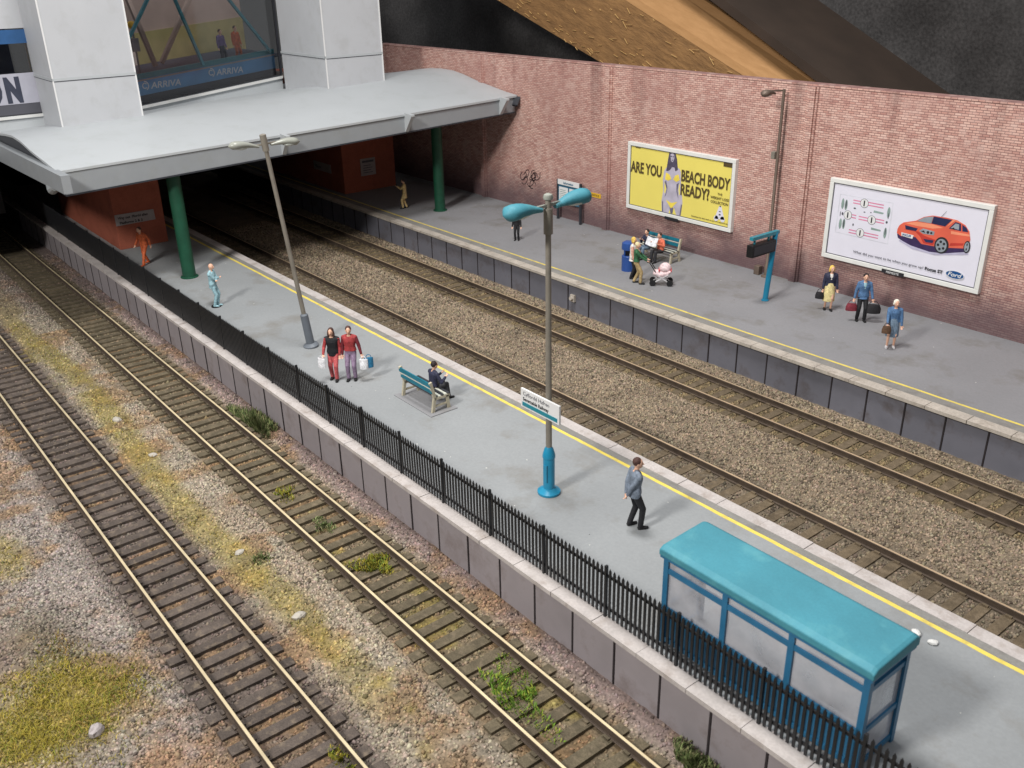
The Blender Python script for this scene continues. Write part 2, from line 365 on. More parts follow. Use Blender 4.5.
def copy_tree(o, parent=None):
    c = o.copy(); COL.objects.link(c)
    if parent is not None: c.parent = parent
    for ch in list(o.children): copy_tree(ch, c)
    return c

# ------------------------------------------------------------------ ground and stones
def sm(a, b, x): t = np.clip((x-a)/(b-a), 0, 1); return t*t*(3-2*t)
def vnoise(x, y, s=1., seed=0):
    """smooth value noise"""
    r = np.random.default_rng(seed); T = r.random((256, 256)); X = x/s+57.3; Y = y/s+91.7
    xi = np.floor(X).astype(int); yi = np.floor(Y).astype(int); fx = X-xi; fy = Y-yi; fx = fx*fx*(3-2*fx); fy = fy*fy*(3-2*fy)
    g = lambda a, b: T[a % 256, b % 256]
    return (g(xi, yi)*(1-fx)+g(xi+1, yi)*fx)*(1-fy)+(g(xi, yi+1)*(1-fx)+g(xi+1, yi+1)*fx)*fy
def fb(x, y, s, seed): return .5*vnoise(x, y, s, seed)+.3*vnoise(x, y, s/2.3, seed+1)+.2*vnoise(x, y, s/5, seed+2)
YB, YA, YC, YD = 4.67, 8.56, 17.44, 22.12      # centre lines of the four tracks
def height(x, y):
    z = -.275+0*x
    z = z+.10*sm(9.9, 10.2, y)*sm(10.3, 10.2, y)
    near = np.minimum(np.abs(y-YB), np.abs(y-YA)); z = z-.02*sm(1.0, .6, near)+.05*sm(1.0, 1.5, near)*(y < 10)
    z = z+.35*np.exp(-(((x+18.3)/1.5)**2+((y-1.7)/.9)**2))*1.0+.10*sm(2.6, .6, y)
    z = z+.13*sm(18.15, 18.5, y)*sm(21.2, 20.6, y)      # ballast heaped between the platform roads
    z = z+.08*sm(23.2, 23.6, y)*(y > 20)
    z = z+.03*(sm(16, 16.5, y))*(y < 23.3)*(y > 16)
    return z+.05*(fb(x, y, 1.2, 5)-.5)
def moss(x, y):
    c = 6.35+.2*np.sin(x*.35)+.25*(fb(x, x*0, 3, 60)-.5)
    w = .34+.28*fb(x, y, 2.0, 40)
    a = sm(w*1.25, w*.35, np.abs(y-c))*sm(.30, .52, fb(x, y, 1.3, 41)+.12)
    a = .8*a*sm(-11, -14.5, x)
    b = sm(1.3, .3, np.hypot((x+16.0)/1.8, (y-1.45)/1.7)+.7*(fb(x, y, .9, 44)-.5))
    c2 = .7*sm(1.2, .3, np.hypot((x+22.6)/1.5, (y-1.9)/.7)+.6*(fb(x, y, .9, 46)-.5))
    d = .8*sm(.55, .75, fb(x, y, .9, 48))*sm(5.9, 6.3, y)*sm(7.6, 7.0, y)*sm(-17, -14, x)
    e = .75*sm(.5, .7, fb(x, y, .8, 51))*sm(1.0, .5, np.abs(y-YA))*sm(-24, -17, x)
    f_ = .8*sm(-30, -38, x)*sm(.4, .6, fb(x, y, 1.6, 53))*sm(7.2, 6.6, y)*sm(4.8, 5.6, y)
    return np.clip(np.maximum.reduce([a, b, c2, d, e, f_]), 0, 1)
def gcol(x, y):
    """the ground's own colours: stone and soil kinds, moss and rust dust"""
    L_ = lambda *c: np.array(lin(*c))[None, :]
    n1 = fb(x, y, 2.5, 20)[:, None]; n2 = fb(x, y, .7, 23)[:, None]
    c = L_(143, 133, 126)+0*n1
    def mix(c, f, col): f = np.clip(f, 0, 1); f = f if f.ndim == 2 else f[:, None]; return c*(1-f)+col*f
    c = mix(c, .6*sm(.5, .75, n1), L_(140, 118, 108))
    c = mix(c, sm(3.0, 5.0, y)*.6, L_(158, 146, 124))
    bt = sm(1.4, .9, np.abs(y-YB)); c = mix(c, bt*.9, L_(100, 88, 82))
    at = sm(1.2, .85, np.abs(y-YA)); c = mix(c, at*.85, L_(116, 102, 80))
    cess = sm(9.5, 9.9, y); c = mix(c, cess*.9, L_(132, 114, 110))
    pl = sm(12, 13, y); c = mix(c, pl, L_(140, 125, 106)+.05*(n1-.5)*8*L_(110, 100, 88))
    c = mix(c, pl*sm(1.2, .9, np.abs(y-YD))*.9, L_(120, 104, 76)); c = mix(c, pl*sm(1.2, .9, np.abs(y-YC))*.9, L_(116, 104, 88))
    c = mix(c, (y < 11)*.65*sm(.48, .7, fb(x, y, 1.1, 27)), L_(138, 108, 74))
    c = mix(c, moss(x, y)*.7, L_(146, 130, 58)*(.7+.6*n2))
    hill = np.exp(-(((x+18.3)/1.4)**2+((y-1.7)/.9)**2)); c = mix(c, (hill*.75), L_(104, 94, 76))
    c = mix(c, (y < 11)*sm(-38, -44, x)*.6, L_(110, 96, 92))  # darker ground towards the bridge
    return c*(.8+.4*n2)
def grid(x0, x1, y0, y1, s):
    nx, ny = int((x1-x0)/s)+1, int((y1-y0)/s)+1
    X, Y = np.meshgrid(np.linspace(x0, x1, nx), np.linspace(y0, y1, ny)); X = X.ravel(); Y = Y.ravel()
    i = np.arange((nx-1)*(ny-1)); r = i//(nx-1); q = i % (nx-1); a = r*nx+q
    return X, Y, np.stack([a, a+1, a+1+nx, a+nx], 1)
def np_mesh(name, V, F, mat, cols=None, smooth=False):
    me = bpy.data.meshes.new(name); nv, nf, k = len(V), len(F), F.shape[1]
    me.vertices.add(nv); me.vertices.foreach_set('co', V.astype(np.float32).ravel())
    me.loops.add(nf*k); me.loops.foreach_set('vertex_index', F.astype(np.int32).ravel())
    me.polygons.add(nf); me.polygons.foreach_set('loop_start', (np.arange(nf)*k).astype(np.int32))
    if smooth: me.polygons.foreach_set('use_smooth', np.ones(nf, bool))
    me.update(calc_edges=True); me.validate()
    if cols is not None:
        a = me.color_attributes.new('col', 'FLOAT_COLOR', 'POINT')
        a.data.foreach_set('color', np.concatenate([cols, np.ones((len(cols), 1))], 1).astype(np.float32).ravel())
    me.materials.append(M[mat]); o = bpy.data.objects.new(name, me); COL.objects.link(o); return o
for (x0, x1, y0, y1, s, nm) in ((-64, 4, -12, 10.22, .12, 'ground'), (-64, 4, 15.0, 24.2, .12, 'ground')):
    X, Y, F = grid(x0, x1, y0, y1, s)
    Z = height(X, Y)+.03*rng.random(len(X))
    tag(np_mesh(nm, np.stack([X, Y, Z], 1), F, 'weathered_ground', gcol(X, Y)*.72), 'stony track bed '+('with moss beside the two near tracks' if y0 < 0 else 'between the two platforms'), 'ground', kind='structure')  # base colour darkened to paint the shaded gaps between the stones
tag(MB().box((-75, -30, -1.2), (30, 70, -.9)).build('baseboard', 'dead_black'), 'dark baseboard under the track bed', 'ground', kind='structure')

PITCH = .512
def stones(n, x0, x1, y0, y1, dens, smin, smax, seed):
    r = np.random.default_rng(seed)
    x = r.uniform(x0, x1, n); y = r.uniform(y0, y1, n)
    keep = np.ones(n, bool)
    for c in (YB, YA, YC, YD):
        dy = np.abs(y-c)
        ph = np.abs(((x/PITCH) % 1)-.5)*2   # 0 at a sleeper's middle
        covered = (c == YC) & (y > 18.25)
        keep &= ~((dy < 1.03) & (ph < .58) & ~covered) & ~(np.abs(dy-.627) < .1)
        keep &= ~((dy < .72) & (r.random(n) < (.3 if c in (YB, YA) else .1)))
    m_ = moss(x, y); keep &= r.random(n) > m_*.75
    x, y = x[keep], y[keep]; n = len(x)
    s = r.uniform(smin, smax, n)*np.where(r.random(n) < .04, 1.5, 1)
    base = np.array([(1, 0, 0), (0, 1, 0), (-1, 0, 0), (0, -1, 0), (.2, .2, .8), (-.1, 0, -.7)], float)
    V = base[None]*(s[:, None, None]*r.uniform(.55, 1.1, (n, 6, 3))); a = r.uniform(0, 2*PI, n); ca, sa = np.cos(a)[:, None], np.sin(a)[:, None]
    V = np.stack([V[..., 0]*ca-V[..., 1]*sa*.75, V[..., 0]*sa+V[..., 1]*ca*.75, V[..., 2]*1.0], -1)
    V += np.stack([x, y, height(x, y)+.012], 1)[:, None]
    f = np.array([(0, 1, 4), (1, 2, 4), (2, 3, 4), (3, 0, 4), (1, 0, 5), (2, 1, 5), (3, 2, 5), (0, 3, 5)])
    F = (f[None]+6*np.arange(n)[:, None, None]).reshape(-1, 3)
    k = r.random((n, 1)); tone = np.where(k < .2, .38, np.where(k > .86, 1.5, .75+.5*r.random((n, 1))))
    c = gcol(x, y)*tone*(1+.14*(r.random((n, 3))-.5)); c = np.clip(c, .01, .75)
    return V.reshape(-1, 3), F, np.repeat(c, 6, 0)
def stone_obj(sets, label):
    V = []; F = []; C_ = []; o = 0
    for s in sets:
        v, f, c = stones(*s); V.append(v); F.append(f+o); C_.append(c); o += len(v)
    tag(np_mesh('ballast', np.concatenate(V), np.concatenate(F), 'stones', np.concatenate(C_)), label, 'ballast', kind='stuff')
stone_obj([(46000, -30, -7, -.6, 10.12, 0, .035, .075, 1), (34000, -24, -11, -.6, 10.12, 0, .035, .07, 2), (26000, -50, -26, 1, 10.12, 0, .045, .085, 3)],
          'pale gravel chippings around the two near tracks')
stone_obj([(64000, -30, -2, 16.3, 23.75, 0, .04, .075, 4), (30000, -48, -26, 16.3, 23.75, 0, .05, .095, 5)],
          'brown ballast stones between the two platforms')

def grass(n, x0, x1, y0, y1, hmin, hmax, seed, label, dens=None, tint=None, lean=.6):
    r = np.random.default_rng(seed); x = r.uniform(x0, x1, n); y = r.uniform(y0, y1, n)
    k = r.random(n) < moss(x, y)**1.5*np.clip(1.9*fb(x, y, .45, 80)-.25, .03, 1); x, y = x[k], y[k]; n = len(x)
    h = r.uniform(hmin, hmax, n); a = r.uniform(0, 2*PI, n); b = r.uniform(0, 2*PI, n); w = .006+.005*r.random(n)
    base = np.stack([x, y, height(x, y)-.01], 1); d = np.stack([np.cos(a)*w, np.sin(a)*w, 0*w], 1)
    mid = base+np.stack([np.cos(b)*h*.2*lean, np.sin(b)*h*.2*lean, h*.6], 1); tip = base+np.stack([np.cos(b)*h*lean, np.sin(b)*h*lean, h*.95], 1)
    V = np.stack([base-d, base+d, mid+d*.7, mid-d*.7, tip], 1).reshape(-1, 3)
    f = np.array([(0, 1, 2), (0, 2, 3), (3, 2, 4)]); F = (f[None]+5*np.arange(n)[:, None, None]).reshape(-1, 3)
    t = np.array(tint or [lin(154, 142, 58), lin(176, 158, 76), lin(118, 124, 50), lin(148, 118, 68)]); c = t[np.clip((len(t)*fb(x, y, .8, 83)*1.2-.4+r.normal(0, .8, n)), 0, len(t)-1).astype(int)]*r.uniform(.65, 1.3, (n, 1))
    return tag(np_mesh('grass', V, F, 'blades', np.repeat(c, 5, 0)), label, 'grass', kind='stuff')
grass(52000, -40, -11, 5.0, 7.6, .03, .085, 31, 'low yellow green moss strip between the two near tracks')
grass(95000, -20, -13.2, -.8, 3.6, .04, .14, 32, 'dry yellow grass in the bottom left corner', lean=.9)
grass(14000, -26, -20, .5, 3.2, .04, .1, 33, 'thin dry grass on the gravel left of the near track')
grass(26000, -26, -9.5, 7.5, 9.6, .03, .07, 34, 'moss growing between the sleepers of the second track')
def clump(x, y, rx, ry, h, n, label, seed, tint, group=None):
    r = np.random.default_rng(seed); rr = np.sqrt(r.random(n)); a = r.uniform(0, 2*PI, n); ph = r.uniform(0, 6, 3); rr = rr*(.75+.25*np.sin(2*a+ph[0])+.22*np.sin(3*a+ph[1])+.15*np.sin(5*a+ph[2])); px = x+rx*rr*np.cos(a); py = y+ry*rr*np.sin(a)
    hh = h*(1-.6*rr)*r.uniform(.5, 1.1, n); b = r.uniform(0, 2*PI, n); w = .010+.007*r.random(n)
    base = np.stack([px, py, height(px, py)+.06*(np.abs(y-YA) < .4)+hh*r.uniform(-.1, .55, n)], 1); d = np.stack([np.cos(a)*w, np.sin(a)*w, 0*w], 1); l = .05+.07*r.random(n)
    tip = base+np.stack([np.cos(b)*l*.8, np.sin(b)*l*.8, l*.8+hh*.3], 1); mid = (base+tip)/2+np.array([0, 0, .02])
    V = np.stack([base-d*.5, base+d*.5, mid+d, mid-d, tip], 1).reshape(-1, 3)
    f = np.array([(0, 1, 2), (0, 2, 3), (3, 2, 4)]); F = (f[None]+5*np.arange(n)[:, None, None]).reshape(-1, 3)
    t = np.array(tint); c = t[r.integers(0, len(t), n)]*r.uniform(.6, 1.3, (n, 1))
    return tag(np_mesh('weed_clump', V, F, 'blades', np.repeat(c, 5, 0)), label, 'weeds', group)
G1 = [lin(96, 108, 66), lin(122, 132, 86), lin(80, 94, 58), lin(138, 134, 98)]
G2 = [lin(132, 130, 48), lin(160, 146, 60), lin(108, 124, 50)]
G3 = [lin(108, 140, 50), lin(150, 156, 66), lin(90, 122, 46)]
clump(-25.2, 9.72, 1.35, .42, .62, 3600, 'dark green bushy weeds against the platform wall beside the second track', 71, G1, 'weed clumps')
clump(-7.5, 9.85, .6, .3, .4, 1500, 'dark green weeds at the wall foot by the bottom edge of the picture', 72, G1, 'weed clumps')
clump(-20.7, 8.5, .5, .34, .08, 220, 'small green weed tuft between the rails, the farther of two small ones', 73, G2, 'weed clumps')
clump(-16.35, 8.65, .62, .45, .13, 800, 'round yellow green weed tuft between the rails near the middle of the track', 74, G2, 'weed clumps')
clump(-18.6, 8.55, .45, .3, .09, 240, 'sparse flat weed tuft between the rails, between the two denser tufts', 75, G1, 'weed clumps')
clump(-10.9, 8.55, 1.35, .55, .1, 1100, 'large bright green weed patch between the rails near the bottom edge', 76, G3, 'weed clumps')
clump(-11.6, 5.15, .45, .3, .2, 420, 'yellow green tuft by the near rail at the bottom edge of the picture', 77, G2, 'weed clumps')
clump(-18.3, 6.75, .35, .26, .1, 170, 'small dark green weed in the moss strip between the two near tracks', 78, G1, 'weed clumps')

def rock(x, y, z, r, label, name='rock', mat='stone', seed=0, group=None, flat=.6):
    q = random.Random(seed); mb = MB(); mb.ell((0, 0, 0), (r, r*.75, r*flat), nu=9, nv=6)
    mb.v = [tuple(c*(1+.3*(q.random()-.5)) for c in v) for v in mb.v]
    o = mb.build(name, mat); o.location = (x, y, z+r*flat*.55); o.rotation_euler = (0, 0, q.random()*6); return tag(o, label, 'stone', group)
hz = lambda x, y: float(height(np.array([x]), np.array([y]))[0])
rock(-15.05, 1.94, hz(-15.05, 1.94), .17, 'grey conical stone lying in the dry grass at bottom left', mat='sign_grey', seed=1, flat=.9)
for i, (x, y, r, l) in enumerate(((-28.3, 6.5, .17, 'flat pale stone in the moss strip, farthest of the four there'), (-25.2, 6.55, .14, 'flat pale stone in the moss strip, second farthest of the four'),
                                  (-18.9, 6.43, .13, 'pale stone in the moss strip, second nearest of the four'), (-15.75, 6.42, .17, 'large whitish stone in the moss strip, nearest of the four'))):
    rock(x, y, hz(x, y), r, l, seed=3+i, group='pale stones in the moss strip', flat=.45)
rock(-6.2, 14.44, P, .11, 'white pebble touching the end of the blue shelter roof', 'pebble', 'white_paint', 21, flat=.5)
rock(-5.87, 14.45, P, .1, 'white pebble on the platform right of the other pebble', 'pebble', 'white_paint', 22, flat=.4)

# ------------------------------------------------------------------ tracks
def track(yc, x0, x1, label, slp, top):
    t = thing('railway_track', label, 'railway track', (0, yc, 0))
    for s in (-1, 1):
        mb = MB(); y = s*.627
        prof = [(-.06, -.195), (.06, -.195), (.06, -.178), (.014, -.165), (.014, -.05), (.034, -.045), (.036, -.008), (.028, 0), (-.028, 0), (-.036, -.008), (-.034, -.045), (-.014, -.05), (-.014, -.165), (-.06, -.178)]
        n = len(prof); vs = [(x, y+a, b) for x in (x0, x1) for a, b in prof]
        fs = [tuple(range(n-1, -1, -1)), tuple(range(n, 2*n))]+[(i, (i+1) % n, n+(i+1) % n, n+i) for i in range(n)]
        mb.add(vs, fs); mb.m = [1 if set(f) & {7, 8} == {7, 8} else 0 for f in mb.f]
        local(mb.build('rail', ['rust', top]), t)
    mb = MB(); mb.box((-.125, -1.01, -.31), (.125, 1.01, -.2))
    for s in (-1, 1):
        for q in (-1, 1): mb.box((-.07, s*.627+q*.085-.03, -.2), (.07, s*.627+q*.085+.03, -.15))
        mb.box((-.1, s*.627-.12, -.2), (.1, s*.627+.12, -.19))
    mb.box((-.05, -.05, -.3), (.05, .05, -.202))
    proto = mb.build('sleeper', slp); local(proto, t)
    k0, k1 = int(math.ceil(x0/PITCH)), int(x1/PITCH); first = True
    for k in range(k0, k1):
        o = proto if first else proto.copy()
        if not first: COL.objects.link(o); o.parent = t
        first = False; o.location = ((k+.5)*PITCH+random.uniform(-.02, .02), random.uniform(-.02, .02), random.uniform(-.012, .006)); o.rotation_euler = (0, 0, random.uniform(-.012, .012))
    return t
track(YB, -56, -9, 'railway track with bright rails nearest the bottom left corner', 'sleeper', 'rail_top_warm')
track(YA, -58, -6, 'railway track with cream railheads and weeds running along the fenced platform wall', 'sleeper_moss', 'rail_top')
track(YC, -54, -3, 'brown railway track half hidden behind the white edge of the nearer platform', 'sleeper_brown', 'rail_top_dull')
track(YD, -56, -5, 'brown railway track running below the wall of the far platform', 'sleeper_brown', 'rail_top_dull')

# ------------------------------------------------------------------ platforms
XA, XB = -62., 2.
def line_mesh(ya, yb, z):
    mb = MB(); n = 240; q = random.Random(3); vs = []; w = 0
    for i in range(n+1):
        x = XA+(XB-XA)*i/n; w = .8*w+q.uniform(-.004, .004)
        a, b = ya+w+q.uniform(-.006, .006), yb+w+q.uniform(-.006, .006); vs += [(x, a, P-.1), (x, b, P-.1), (x, b, z), (x, a, z)]
    fs = [(0, 1, 2, 3), (4*n+3, 4*n+2, 4*n+1, 4*n)]
    for i in range(n):
        for j in range(4): fs.append((4*i+j, 4*i+4+j, 4*i+4+(j+1) % 4, 4*i+(j+1) % 4))
    return mb.add(vs, fs)
t = thing('station_platform', 'light grey island platform with a yellow line and a black fence along its near side', 'platform', (0, 12.8, 0))
put(MB().box((XA, 10.24, -.5), (XB, 15.44, P-.1)).build('core', 'seam'), t)
put(MB().box((XA, 10.42, P-.1), (XB, 15.18, P-.012)).build('surface', 'tarmac'), t)
put(MB().box((XA, 14.99, P-.1), (XB, 15.2, P-.006)).build('worn_strip', 'tarmac_worn'), t)
put(line_mesh(14.88, 14.985, P-.008).build('yellow_line', 'yellow_line'), t)
proto = None
for side, (ya, yb, mt) in enumerate(((10.06, 10.42, 'coping'), (15.2, 15.56, 'coping'))):
    mb = MB(); x = XA
    while x < XB-.1:
        w = 1.2; j = random.uniform(-.006, .006); mb.box((x+.006, ya+j, P-.1), (x+w-.006, yb, P+random.uniform(-.006, .006)-.002)); x += w
    put(mb.build('coping', mt), t)
def wall_panels(t, y0, x0, pitch, n, mt, topz):
    mb = MB(); mb.box((0, y0-.035, -.4), (pitch-.06, y0+.03, topz)); mb.build_name = 'wall_panel'
    pr_ = mb.build('wall_panel', mt); sm_ = MB().box((-.05, y0-.05, -.4), (-.01, y0+.02, topz-.03)).build('panel_joint', 'seam')
    for i in range(n):
        a, b = (pr_, sm_) if i == 0 else (pr_.copy(), sm_.copy())
        for o in (a, b):
            if i: COL.objects.link(o)
            o.location = (x0-pitch*i, random.uniform(-.008, .008) if o is a else 0, 0); put(o, t)
wall_panels(t, 10.2, -4.0-1.1, 1.182, 44, 'panel_near', P-.1)
t = thing('station_platform', 'grey platform, darkened for its weaker light, along the foot of the brick wall', 'platform', (0, 27, 0))
put(MB().box((XA, 23.9, -.5), (XB, 30.8, P-.1)).build('core', 'seam'), t)
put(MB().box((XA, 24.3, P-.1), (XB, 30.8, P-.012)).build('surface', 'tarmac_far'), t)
put(MB().box((XA, 24.08, P-.1), (XB, 24.5, P-.007)).build('worn_strip', 'tarmac_worn'), t)
put(line_mesh(24.5, 24.585, P-.004).build('yellow_line', 'yellow_line'), t)
mb = MB(); x = XA
while x < XB-.1:
    mb.box((x+.008, 23.7+random.uniform(-.008, .008), P-.1), (x+1.21-.008, 24.1, P+random.uniform(-.006, .006))); x += 1.21
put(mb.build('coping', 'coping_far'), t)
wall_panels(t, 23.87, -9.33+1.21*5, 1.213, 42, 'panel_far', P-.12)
mb = MB(); mb.box((-.12, -.05, -.14), (.12, .05, .14)); mb.tube([(0, -.05, 0), (0, -.14, .02)], [.1, .08], 10)
o = mb.build('junction_box', 'coping_far'); o.location = (-26.0, 23.77, .42); tag(o, 'small round grey box fixed to the far platform wall behind the lamp pole', 'box')

# ------------------------------------------------------------------ fence
t = thing('palisade_fence', 'long black spiked metal fence along the near platform edge', 'fence', (0, 10.37, P))
FP = 1.828; X0 = -12.17+FP*6
mb = MB(); n = 15
for i in range(n):
    x = -FP*(i+1)/(n+1); w = .027; h = 1.1
    mb.box((x-w, -.012, .03), (x+w, .012, h)); mb.add([(x-w, -.012, h), (x+w, -.012, h), (x+w, .012, h), (x-w, .012, h), (x, 0, h+.07)], [(0, 1, 4), (1, 2, 4), (2, 3, 4), (3, 0, 4)])
for z in (.2, .95): mb.box((-FP+.03, .013, z-.03), (-.03, .04, z+.03))
pan = mb.build('fence_panel', 'fence_black')
pst = MB().box((-.025, -.022, -.01), (.025, .04, 1.18)).build('post', 'fence_black')
for i in range(33):
    for o0 in (pan, pst):
        o = o0 if i == 0 else o0.copy()
        if i: COL.objects.link(o)
        o.parent = t; o.location = (X0-FP*i, 0, 0); o.rotation_euler = (random.uniform(-.012, .012), 0, random.uniform(-.004, .004))

# ------------------------------------------------------------------ brick wall
t = thing('brick_wall', 'tall weathered red brick wall behind the far platform', 'wall', (0, 30.6, P))
ZT = 8.42
put(MB().box((-50.5, 30.4, .6), (6, 30.9, ZT)).build('wall_face', 'brick'), t)
for x in (-30.95, -20.4, -9.9, -40.4):
    mb = MB(); mb.box((x-.14, 30.24, .6), (x+.14, 30.402, ZT-.02)); mb.box((x-.22, 30.33, .6), (x+.22, 30.401, ZT-.01))
    put(mb.build('pilaster', 'brick'), t)
put(MB().box((-50.5, 30.38, ZT), (6, 30.92, ZT+.06)).build('coping', 'brick'), t)
mb = MB(); q = random.Random(5)
for k in range(9):       # scribbled tag
    cx, cz = -37.1+q.random()*1.2, 2.25+q.random()*.6; a0 = q.random()*6; pts = []
    for i in range(9):
        a = a0+i*.6; pts.append((cx+.2*math.cos(a)*(1+.4*q.random()), 30.397, cz+.22*math.sin(a*1.1)))
    for a, b in zip(pts, pts[1:]): mb.bar(a, b, .04, .008, up=(0, 1, 0))
put(mb.build('graffiti', 'graffiti'), t)
o = MB().box((-.36, -.02, -.1), (.36, 0, .1)).build('small_sign', 'small_yellow'); o.location = (-31.7, 30.395, 2.55); tag(o, 'tiny yellow rectangular sign on the brick wall beside the notice board', 'sign')
q = text('NOTICE', .14, 'ink', (-31.95, 30.372, 2.5), 's', o)

# ------------------------------------------------------------------ billboards
def board(name, label, x, z, bg, w=6., h=2.97):
    t = thing(name, label, 'billboard', (x+w/2, 30.3, z))
    mb = MB()
    for a, b in (((0, 0), (w, .16)), ((0, h-.16), (w, h)), ((0, .16), (.16, h-.16)), ((w-.16, .16), (w, h-.16))):
        mb.box((x+a[0], 30.2, z+a[1]), (x+b[0], 30.402, z+b[1]))
    put(mb.build('frame', 'poster_frame', bevel=.015), t)
    mb = MB()
    for a, b in (((.165, .165), (w-.165, .19)), ((.165, h-.19), (w-.165, h-.165)), ((.165, .19), (.19, h-.19)), ((w-.19, .19), (w-.165, h-.19))):
        mb.box((x+a[0], 30.236, z+a[1]), (x+b[0], 30.3, z+b[1]))
    put(mb.build('inner_edge', 'ink_soft'), t)
    put(MB().box((x+.1, 30.25, z+.1), (x+w-.1, 30.39, z+h-.1)).build('poster', bg), t)
    lay = [0]
    def pr_(name, mat, polys):
        lay[0] += 1; m = frame((x, 30.2499-.0016*(lay[0]-1), z), 's')
        for p in polys: o = MB().prism(p, m, .0016).build(name, mat); put(o, t)
        return o
    def tx(body, size, mat, u, v, sx=1, bold=0, align='LEFT', italic=0, fit=None):
        return text(body, size, mat, (x+u, 30.2499-.0016*lay[0]-.003, z+v), 's', t, sx=sx, bold=bold, align=align, italic=italic, th=.002, fit=fit)
    return t, pr_, tx
def circ(cx, cy, r, n=20, ry=None, a0=0): ry = ry or r; return [(cx+r*math.cos(a0+2*PI*i/n), cy+ry*math.sin(a0+2*PI*i/n)) for i in range(n)]
t, pr_, tx = board('billboard', 'white framed yellow billboard reading ARE YOU BEACH BODY READY?', -29.5, 2.4, 'poster_yellow')
pr_('printed_figure', 'print_skin', [[(2.60, 2.45), (2.75, 2.45), (2.79, 2.24), (3.02, 2.19), (3.13, 2.05), (3.15, 1.7), (3.22, 1.37), (3.31, .76), (3.27, .45), (3.2, .18), (3.0, .18), (2.86, .45), (2.71, .52), (2.64, .45), (2.55, .18), (2.16, .18), (2.12, .5), (2.11, .68), (2.18, 1.11), (2.13, 1.59), (2.18, 1.97), (2.28, 2.12), (2.52, 2.2)]])
pr_('printed_figure', 'poster_yellow', [[(2.24, 1.5), (2.29, 1.52), (2.36, 1.25), (2.3, 1.0), (2.24, 1.05)], [(3.08, 1.55), (3.12, 1.5), (3.14, 1.1), (3.1, 1.05), (3.05, 1.28)]])
pr_('printed_figure', 'print_shade', [[(2.24, 1.5), (2.32, 1.58), (2.42, 1.28), (2.36, .95), (2.28, .85), (2.38, 1.2)], [(2.92, 1.5), (3.05, 1.6), (3.0, 1.25), (3.08, .85), (2.94, 1.2)], [(2.14, .66), (2.2, .62), (2.24, .2), (2.17, .2)], [(3.24, .7), (3.3, .66), (3.25, .2), (3.18, .2)], [(2.6, .45), (2.72, .5), (2.82, .45), (2.78, .2), (2.66, .2)]])
pr_('printed_figure', 'print_yellow', [[(2.30, 1.92), (2.5, 1.86), (2.62, 1.68), (2.44, 1.58), (2.26, 1.62)], [(3.0, 1.94), (3.09, 1.7), (2.9, 1.6), (2.72, 1.68), (2.82, 1.86)], [(2.36, .74), (2.68, .66), (3.02, .76), (2.78, .5), (2.68, .42), (2.6, .48)]])
pr_('printed_figure', 'print_hair', [[(2.42, 2.76), (2.57, 2.87), (2.76, 2.84), (2.88, 2.56), (2.96, 2.13), (2.82, 2.04), (2.76, 2.2), (2.62, 2.2), (2.52, 2.06), (2.4, 2.0), (2.3, 1.99), (2.37, 2.44)]])
pr_('printed_figure', 'print_skin', [[(2.5, 2.72), (2.6, 2.78), (2.7, 2.75), (2.74, 2.6), (2.68, 2.44), (2.62, 2.4), (2.54, 2.46)]])
pr_('printed_figure', 'print_hair', [[(2.52, 2.66), (2.6, 2.66), (2.6, 2.62), (2.52, 2.62)], [(2.64, 2.66), (2.71, 2.66), (2.71, 2.62), (2.64, 2.62)], [(2.58, 2.5), (2.67, 2.5), (2.66, 2.47), (2.59, 2.47)]])
pr_('printed_packs', 'poster_white', [[(5.1, .42), (5.3, .98), (5.42, .98), (5.62, .46)], circ(5.18, .45, .12), circ(5.52, .46, .12)])
pr_('printed_packs', 'ink_soft', [[(5.31, .6), (5.41, .6), (5.41, .66), (5.31, .66)], [(5.31, .74), (5.41, .74), (5.41, .78), (5.31, .78)], [(5.32, .95), (5.4, .95), (5.4, 1.0), (5.32, 1.0)]])
pr_('printed_badge', 'ink_brown', [[(5.37, 2.62), (5.8, 2.62), (5.8, 2.78), (5.37, 2.78)], [(.45, 2.74), (.75, 2.74), (.75, 2.77), (.45, 2.77)]])
tx('ARE YOU', .65, 'ink_brown', .19, 1.68, bold=.02, fit=1.86)
tx('BEACH BODY', .65, 'ink_brown', 3.18, 1.71, bold=.02, fit=2.6)
tx('READY?', .65, 'ink_brown', 3.18, 1.12, bold=.02, fit=1.57)
tx('THE', .14, 'ink_brown', 5.3, 1.42, align='CENTER')
tx('WEIGHT LOSS', .15, 'ink_brown', 5.3, 1.24, align='CENTER', bold=.002); tx('COLLECTION', .15, 'ink_brown', 5.3, 1.06, align='CENTER', bold=.002)
tx('Substitutes for daily meals as part of a balanced diet', .085, 'ink_brown', 3.85, .29, fit=1.98)
put(MB().box((-27.1, 30.17, 2.33), (-26.35, 30.21, 2.44)).build('maker_plate', 'ink'), t)

